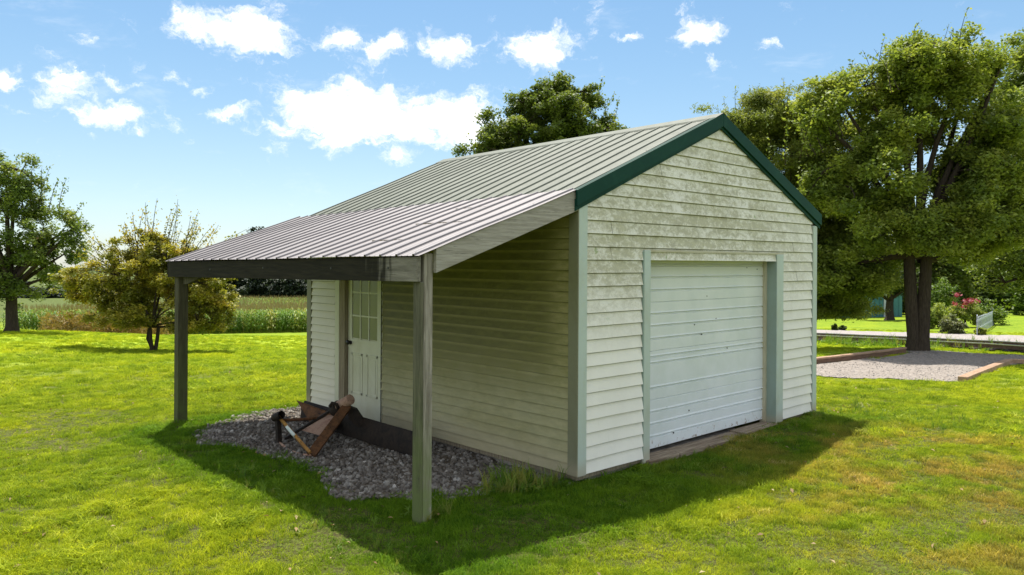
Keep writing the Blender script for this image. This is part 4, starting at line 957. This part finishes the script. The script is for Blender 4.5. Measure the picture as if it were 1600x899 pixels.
# second maple, mostly out of the frame
p = gpt(1700, 552); b = p; d0 = float(np.dot(b-CAM, np.array(fwd)))
tree('maple_tree', 'maple reaching in from the right edge of the yard, its trunk out of sight', b,
     [B(1640, 200, 120, 110), B(1600, 120, 60, 55), B(1720, 160, 130, 120), B(1600, 330, 60, 90), B(1720, 350, 130, 90), B(1590, 410, 50, 40), B(1650, 90, 60, 35)],
     800, 230, S(20, d0), .062, m_maple_b, .28, 3.0, 102, limbs=10, gaps=.27, flat=.8)
# feathery evergreen between shed and maple
b = dep(1255, 545, 27.5); b[2] = h1(b[0], b[1]); d0 = 27.5
tree('cedar_tree', 'feathery evergreen with drooping boughs just past the right corner of the shed', b,
     [B(1180, 200, 62, 52), B(1250, 190, 60, 55), B(1150, 240, 50, 40), B(1300, 300, 75, 80), B(1240, 300, 90, 90), B(1310, 410, 85, 65), B(1220, 400, 90, 70), B(1345, 380, 50, 50), B(1300, 470, 40, 24), B(1235, 470, 60, 30), B(1345, 478, 34, 16), B(1300, 240, 60, 60), B(1215, 175, 55, 30), B(1150, 200, 40, 34), B(1190, 165, 30, 22), B(1270, 150, 30, 20), B(1102, 176, 14, 9)],
     1700, 240, S(17, d0), .06, m_cedar, .22, 2.2, 103, limbs=14, flat=.5, up=.4, tops=shoots(1120, 1300, lambda x: np.interp(x, [1120, 1150, 1200, 1260, 1300], [170, 150, 138, 130, 120]), 22, b, d0, 79, 60, 45), aspect=.28, droop=.6, gaps=.28)
# tree behind the shed roof
b = dep(850, 520, 34); b[2] = h1(b[0], b[1]); d0 = 34
tree('oak_tree', 'round topped tree rising behind the shed roof ridge', b,
     [B(870, 180, 75, 45), B(910, 170, 45, 38), B(860, 150, 50, 26), B(800, 210, 60, 36), B(760, 235, 50, 22), B(900, 225, 80, 40), B(940, 200, 24, 30), B(830, 270, 110, 45), B(810, 165, 22, 16), B(880, 140, 30, 16)],
     620, 300, S(12.5, d0), .068, m_maple_b, .3, 4.0, 104, limbs=12, gaps=.28, flat=.7,
     tops=shoots(730, 968, lambda x: np.interp(x, [730, 780, 830, 875, 930, 965], [225, 185, 148, 124, 138, 175]), 26, b, d0, 78, 50, 45))
# left tree at the frame edge
b = gpt(18, 519); d0 = float(np.dot(b-CAM, np.array(fwd)))
tree('ash_tree', 'tall loose tree at the left edge of the yard', b,
     [B(20, 330, 45, 55), B(-20, 360, 70, 90), B(70, 370, 50, 42), B(105, 360, 30, 30), B(40, 280, 22, 36), B(0, 290, 40, 45), B(60, 430, 60, 45), B(10, 440, 60, 45), B(100, 400, 36, 24), B(-60, 420, 60, 60)],
     760, 130, S(10.5, d0), .055, m_left, .2, 1.6, 105, limbs=14, gaps=.42, flat=.9,
     tops=[(S(22+(k-4)*9, d0), (k % 3)*.3, 4.5, S(28+(k-4)*13, d0), .2, 6.9-.22*abs(k-3)-.25*(k % 2), 60) for k in range(9)]+[(S(70, d0), 0, 3.5, S(112, d0), 0, 4.9, 60), (S(90, d0), 0, 3., S(125, d0), 0, 4.0, 60)])
# small yellowing apple tree
b = gpt(238, 549); d0 = float(np.dot(b-CAM, np.array(fwd)))
tp = []
rr_ = np.random.default_rng(5)
for k in range(52):
    x = -130+270*k/51+rr_.normal(0, 8); topy = 306+abs(x-15)*.42+rr_.uniform(-4, 40)
    if x < -90: topy += 20
    tp.append((S(x*.45, d0), rr_.normal(0, .4), S(549-430, d0), S(x, d0), rr_.normal(0, .5), S(549-topy, d0), 46))
tree('apple_tree', 'small apple tree with yellowing leaves standing in the lawn beyond the lean-to', b,
     [B(235, 415, 78, 60), B(165, 450, 75, 44), B(122, 470, 46, 34), B(308, 445, 66, 50), B(345, 480, 38, 34), B(235, 480, 80, 34), B(250, 380, 45, 32), B(195, 500, 60, 18), B(310, 505, 50, 16)],
     760, 150, S(9.5, d0), .042, m_apple, .075, .75, 106, limbs=9, gaps=.32, flat=.7, tops=tp, multi=3, shell=.6)

# background trees beyond the road
BG = [(1290, 500, 66, 60, 130, m_back, 'dark broadleaf tree beyond the road, just right of the shed'), (1345, 498, 74, 70, 150, m_back, 'dark tree standing over the teal outbuilding'), (1460, 500, 72, 60, 140, m_maple_b, 'green tree behind the round olive shrub'),
      (1420, 498, 82, 60, 150, m_back, 'dark tree beyond the road behind the maple trunk'), (1530, 494, 78, 60, 150, m_back, 'dark tree behind the picket fence shrubs'), (1580, 492, 84, 55, 140, m_back, 'dark tree closing the far lawn'), (1640, 494, 66, 55, 110, m_bright, 'light green tree at the right edge beyond the road'),
      (1235, 500, 80, 60, 130, m_back, 'dark tree beyond the road, mostly hidden by the shed')]
for k, (px, py, d, hw, hh, m_, lab) in enumerate(BG):
    b = dep(px, py, d); b[2] = h1(b[0], b[1]); d0 = d
    tree('roadside_tree', lab, b, [B(px, py-hh*.55, hw, hh*.5), B(px-hw*.4, py-hh*.35, hw*.7, hh*.38), B(px+hw*.4, py-hh*.35, hw*.7, hh*.38), B(px, py-hh*.22, hw*.9, hh*.18)],
         200, 85, S(15, d0), .20, m_, .28, 1.6, 200+k, group='trees beyond the road', limbs=5, gaps=.08)
# trees behind the cornfield
for k, (px, top, d, hw, lab) in enumerate(((398, 352, 190, 26, 'tallest far tree beyond the cornfield, its top above the lean-to roof'), (330, 378, 190, 30, 'far tree whose top shows between the apple tree and the lean-to roof'), (372, 405, 185, 28, 'far wood tree beneath the lean-to beam'), (430, 395, 195, 32, 'far wood tree beyond the corn'),
                                     (470, 400, 190, 30, 'far wood tree next to the shed corner'), (300, 412, 200, 28, 'low far tree behind the apple tree'), (505, 400, 200, 30, 'far wood tree hidden in part by the shed'), (410, 425, 178, 26, 'low far tree in front of the wood'), (450, 428, 176, 26, 'low far tree at the wood edge'), (15, 440, 200, 40, 'low far tree behind the left tree'), (85, 450, 200, 36, 'low far tree in the gap between the left tree and the apple tree'), (150, 446, 205, 36, 'low far tree just left of the apple tree crown'), (215, 440, 205, 36, 'low far tree hidden in part by the apple tree'))):
    b = dep(px, 470, d); b[2] = h1(b[0], b[1]); d0 = d; hh = 478-top
    tree('woodland_tree', lab, b, [B(px, top+hh*.35, hw*.8, hh*.35), B(px-hw*.3, top+hh*.6, hw*.9, hh*.35), B(px+hw*.3, top+hh*.65, hw*.9, hh*.35), B(px, top+hh*.9, hw*1.1, hh*.16)],
         120, 60, S(7.5, d0), .42, m_woods, .4, 3, 300+k, group='trees beyond the cornfield', limbs=3, gaps=.05)
def shrub(name, lab, px, py, hw, hh, m_, seed, cat='shrub', n=60, ls=.07, d=None, nl=70, group=None):
    b = gpt(px, py) if d is None else dep(px, py, d)
    b[2] = h1(b[0], b[1]); d0 = float(np.dot(b-CAM, np.array(fwd)))
    return tree(name, lab, b, [blob(px, py-hh*.55, hw, hh*.5, b, d0), blob(px-hw*.4, py-hh*.4, hw*.6, hh*.4, b, d0), blob(px+hw*.4, py-hh*.4, hw*.6, hh*.4, b, d0)], n, nl, S(hw*.28, d0), ls, m_, .035, S(hh*.25, d0), seed, cat, group, limbs=4, flat=.8)
shrub('round_shrub', 'round olive grey shrub on the far verge of the road', 1488, 522, 20, 30, m_grey, 400)
shrub('leafy_shrub', 'dense dark green shrub behind the olive grey one', 1456, 514, 24, 42, m_maple, 401)
shrub('leafy_shrub', 'bright green shrub at the far end of the picket fence', 1546, 508, 24, 46, m_bright, 402)
shrub('leafy_shrub', 'tall green shrub left of the red blossom', 1472, 505, 26, 70, m_bright, 403, n=80)
shrub('post_shrub', 'small green shrub growing by the near fence post', 1532, 524, 8, 16, m_maple, 404, n=25)
shrub('verge_bush', 'left of two tiny dark bushes on the far road verge', 1304, 517, 5, 13, m_back, 405, n=20)
shrub('verge_bush', 'right of two tiny dark bushes on the far road verge', 1317, 517, 5, 13, m_back, 406, n=20)
shrub('leafy_shrub', 'yellow green bush low behind the maple trunk', 1455, 500, 14, 30, m_bright, 407, n=30)
b = gpt(1508, 512); d0 = float(np.dot(b-CAM, np.array(fwd)))
t_ = tree('crape_myrtle', 'crape myrtle with red blossom clusters beyond the road', b, [B(1508, 480, 20, 14), B(1490, 490, 16, 12), B(1525, 492, 16, 12)], 60, 60, S(6, d0), .07, m_maple, .06, 1.0, 410, limbs=5)
rb = np.random.default_rng(9); cc = []
for px, py, sx, sy, n in ((1496, 461, 5, 2.5, 70), (1516, 470, 10, 3.5, 190), (1508, 478, 10, 5, 60), (1492, 475, 4, 4, 30)):
    for _ in range(n): cc.append(dep(px+rb.normal(0, sx*.55), py+rb.normal(0, sy*.6), d0-.5+rb.normal(0, .4)))
link('blossom', npmesh('blossom', leaf_quads(np.array(cc), .075, rb), 4, rb.random(len(cc))), m_red, t_)
# weedy bank left of the apple tree
r = np.random.default_rng(51); C_ = []; 
pts = []
for _ in range(1500):
    px = r.uniform(70, 262); pts.append(dep(px, 530, 34+r.uniform(0, 7)))
pts = np.array(pts); base_pts = pts.copy(); n = len(pts)
cen = []; 
for k in range(n):
    h = r.uniform(.5, 1.25); m_ = 16; t = r.random(m_); cen.append(np.c_[pts[k, 0]+r.normal(0, .10, m_)+t*r.normal(0, .15), pts[k, 1]+r.normal(0, .10, m_), h1(pts[k, 0], pts[k, 1])+h*t])
cen = np.concatenate(cen); w = link('dry_weeds', npmesh('dry_weeds', leaf_quads(cen, .11, r, -.3, .18, .0), 4, np.repeat(r.random(n), 16)), m_weed)
tag(w, 'bank of tall brown and green weeds between the left tree and the apple tree', 'weeds', kind='stuff')

# ------------------------------------------------------------------ cornfield
def corn_mesh(seed):
    r = np.random.default_rng(seed); me = bpy.data.meshes.new('corn'); V = []; Fc = []; mi = []
    h = 2.0
    for k in range(3):
        a = k*2.09; V += [(math.cos(a)*.014, math.sin(a)*.014, 0), (math.cos(a)*.008, math.sin(a)*.008, h)]
    for k in range(3): Fc.append((2*k, (2*k+2) % 6, (2*k+3) % 6, 2*k+1)); mi.append(0)
    for k in range(10):
        a = (k % 2)*math.pi+r.normal(0, .5); z = .35+k*.155; l = r.uniform(.55, .8); w = .045; dx, dy = math.cos(a), math.sin(a); b = len(V)
        for t, zz, ww in ((0, 0, .6), (.3, .28, 1), (.65, .30, .9), (1., .02, .15)):
            V += [(dx*l*t-dy*w*ww, dy*l*t+dx*w*ww, z+zz*l), (dx*l*t+dy*w*ww, dy*l*t-dx*w*ww, z+zz*l)]
        for q in range(3): Fc.append((b+2*q, b+2*q+1, b+2*q+3, b+2*q+2)); mi.append(0)
    for k in range(6):
        a = k*1.05; b = len(V); V += [(0, 0, h-.05), (.012, .012, h-.05), (math.cos(a)*.13, math.sin(a)*.13, h+.30)]; Fc.append((b, b+1, b+2)); mi.append(1)
        V += [(0, 0, h), (.02, 0, h), (.02*math.cos(a), .02, h+.36)]; Fc.append((b+3, b+4, b+5)); mi.append(1)
    me.from_pydata(V, [], Fc); me.materials.append(m_corn); me.materials.append(m_tassel); me.polygons.foreach_set('material_index', mi); me.update(); return me
r = np.random.default_rng(61)
e0 = dep(60, 524, 67); e1 = dep(530, 519, 70); ed = (e1-e0)[:2]; el = np.linalg.norm(ed); ed /= el; en = np.array([-ed[1], ed[0]])
if np.dot(en, np.array(fwd)[:2]) < 0: en = -en
P_ = []
k = 0; v = 0.
while v < 75:
    u = np.arange(-3, el+3, .19 if v < 10 else .30 if v < 30 else .5); u = u+r.normal(0, .04, len(u))
    q = e0[:2]+u[:, None]*ed+(v+r.normal(0, .06, len(u)))[:, None]*en; P_.append(q); v += .76 if v < 30 else 1.1
P_ = np.concatenate(P_); n = len(P_)
gn_scatter('corn_field', np.c_[P_, H(P_[:, 0], P_[:, 1])], r.uniform(.88, 1.12, n), r.integers(0, 3, n), [corn_mesh(1), corn_mesh(2), corn_mesh(3)], 'field of tall green corn with tan tassels behind the lawn', 'corn', 62, .04)

# ------------------------------------------------------------------ right side: timbers, track, fence, outbuilding
tw = empty('retaining_wall', tuple(gpt(1340, 565)), 'low dark timber retaining wall behind the gravel lot', 'retaining wall')
pts = [gp(1230, 575), gp(1300, 567), gp(1350, 560.5), gp(1385, 556), gp(1413, 551.5)]
mb = MB()
for a, b_ in zip(pts[:-1], pts[1:]):
    for z in (-.07, .06):
        za = h1(a[0], a[1])+z; zb = h1(b_[0], b_[1])+z
        mb.bar((a[0], a[1], za+.0), (b_[0], b_[1], zb), .12, .13)
mb.build('timber_courses', m_timber_d, tw, .006)
mb = MB()
for a, b_ in zip(pts[:-1], pts[1:]): mb.bar((a[0], a[1], h1(a[0], a[1])+.15), (b_[0], b_[1], h1(b_[0], b_[1])+.15), .16, .045)
mb.build('cap_board', m_timber, tw, .006)
te = empty('timber_edging', tuple(gpt(1540, 583)), 'pale timber edging where the right lawn meets the gravel lot', 'edging')
pts = [gp(1504, 598), gp(1540, 583), gp(1577, 568.5)]; pts2 = [gp(1577, 568.5), gp(1640, 569)]
for pp in (pts[:2], pts[1:], pts2):
    mb = MB(); a, b_ = pp; mb.bar((a[0], a[1], h1(a[0], a[1])+.04), (b_[0], b_[1], h1(b_[0], b_[1])+.04), .18, .16); mb.build('timber', m_timber, te, .01)
rt = empty('railway_track', tuple(gpt(1440, 541)), 'rusty railway track on wooden sleepers crossing behind the gravel lot', 'railway track')
ra_ = gp(1276, 533); rb_ = gp(1610, 552.5); dv = (rb_-ra_)[:2]; Lr = np.linalg.norm(dv); dv /= Lr; nv = np.array([-dv[1], dv[0]])
if np.dot(nv, np.array(fwd)[:2]) < 0: nv = -nv
m_rail = rusty('rail_steel', (.10, .06, .045), (.2, .13, .10), (.05, .04, .035)); m_railtop = simple('rail_top', (.5, .48, .46), .35, .6)
ra_ = ra_-np.r_[dv*8, 0]; Lr += 16
tz = lambda u: h1(*(ra_[:2]+dv*u))+.11
for k in range(2):
    mb = MB(); us = np.linspace(0, Lr, 14)
    for a, b_ in zip(us[:-1], us[1:]):
        pa = np.r_[ra_[:2]+dv*a+nv*k*1.435, tz(a)]; pb = np.r_[ra_[:2]+dv*b_+nv*k*1.435, tz(b_)]
        mb.bar(pa, pb, .14, .02); mb.bar(pa+[0, 0, .06], pb+[0, 0, .06], .02, .12); mb.mi = 1; mb.bar(pa+[0, 0, .135], pb+[0, 0, .135], .07, .035); mb.mi = 0
    mb.build('rail', [m_rail, m_railtop], rt)
u = .3; rnd = random.Random(4); src = None
while u < Lr:
    c_ = ra_[:2]+dv*u
    me = bpy.data.meshes.get('sleeper_mesh')
    mb = MB(); a = c_-nv*.55; b_ = c_+nv*1.98; z = tz(u)-.095; mb.bar((a[0], a[1], z), (b_[0], b_[1], z), .22, .16); mb.build('sleeper', m_rustdk, rt)
    u += .58+rnd.uniform(-.03, .03)
# picket fence
pf = empty('picket_fence', tuple(gpt(1540, 520)), 'short run of weathered white picket fence beyond the road', 'fence')
m_white = simple('weathered_white_paint', (.40, .44, .48), .7)
fa, fb = gp(1526, 525), gp(1551, 509); n = 15
fa2, fb2 = fa[:2], fb[:2]
for k in range(n):
    c_ = fa2+(fb2-fa2)*k/(n-1); z = h1(c_[0], c_[1]); mb = MB()
    w = .16 if k in (0, n-1) else .11; hh = 1.05 if k in (0, n-1) else .92
    dd = (fb2-fa2)/np.linalg.norm(fb2-fa2)
    a = c_-dd*w/2; e_ = c_+dd*w/2
    mb.prism([(a[0], a[1], z), (e_[0], e_[1], z), (e_[0], e_[1], z+hh-.06), (c_[0], c_[1], z+hh), (a[0], a[1], z+hh-.06)], (.03, -.03, 0)); mb.build('picket', m_white, pf)
for z in (.3, .72):
    mb = MB(); mb.bar((*fa2, h1(*fa2)+z), (*fb2, h1(*fb2)+z), .04, .09); mb.build('rail', m_white, pf)
# teal outbuilding
ob_ = gpt(1385, 497); ob_c = ob_
og = empty('outbuilding', tuple(ob_), 'teal board sided outbuilding under the trees beyond the road', 'outbuilding')
m_teal = wood('teal_boards', (.05, .15, .16), (.09, .22, .23), 'z'); m_rf = simple('grey_shingle', (.2, .2, .2), .9)
dd0 = float(np.dot(ob_-CAM, np.array(fwd))); rv = np.array(r0); fv = np.array(fwd)
def obp(u, v, z): q = ob_c+rv*u+fv*v; return (q[0], q[1], ob_c[2]+z)
x0, x1 = S(-60, dd0), S(44, dd0)
mb = MB(); mb.prism([obp(x0, 2, -.3), obp(x1, 2, -.3), obp(x1, 2, 2.7), obp(x0, 2, 2.7)], tuple(fv*5)); mb.build('wall', m_teal, og)
mb = MB()
u = x0+.3
while u < x1: mb.prism([obp(u, 1.96, -.2), obp(u+.05, 1.96, -.2), obp(u+.05, 1.96, 2.68), obp(u, 1.96, 2.68)], tuple(fv*.037)); u += .4
mb.build('batten', m_teal, og)
mb = MB(); mb.prism([obp(x0-.3, 1.5, 2.6), obp(x1+.3, 1.5, 2.6), obp(x1+.3, 4.5, 4.0), obp(x0-.3, 4.5, 4.0)], (0, 0, .1)); mb.prism([obp(x0-.3, 7.5, 2.6), obp(x1+.3, 7.5, 2.6), obp(x1+.3, 4.5, 4.0), obp(x0-.3, 4.5, 4.0)], (0, 0, .1)); mb.build('roof', m_rf, og)
mb = MB(); mb.prism([obp(S(14, dd0), 1.93, -.1), obp(S(27, dd0), 1.93, -.1), obp(S(27, dd0), 1.93, 2.1), obp(S(14, dd0), 1.93, 2.1)], tuple(fv*.06)); mb.build('door', m_white, og)
# small forked tree in front of it
b = gpt(1390, 501); d0 = float(np.dot(b-CAM, np.array(fwd)))
tree('forked_tree', 'small dark forked tree in front of the teal outbuilding', b, [B(1360, 440, 34, 22), B(1410, 440, 34, 22), B(1385, 425, 40, 20)], 90, 80, S(9, d0), .12, m_back, .28, 1.4, 420, limbs=6)
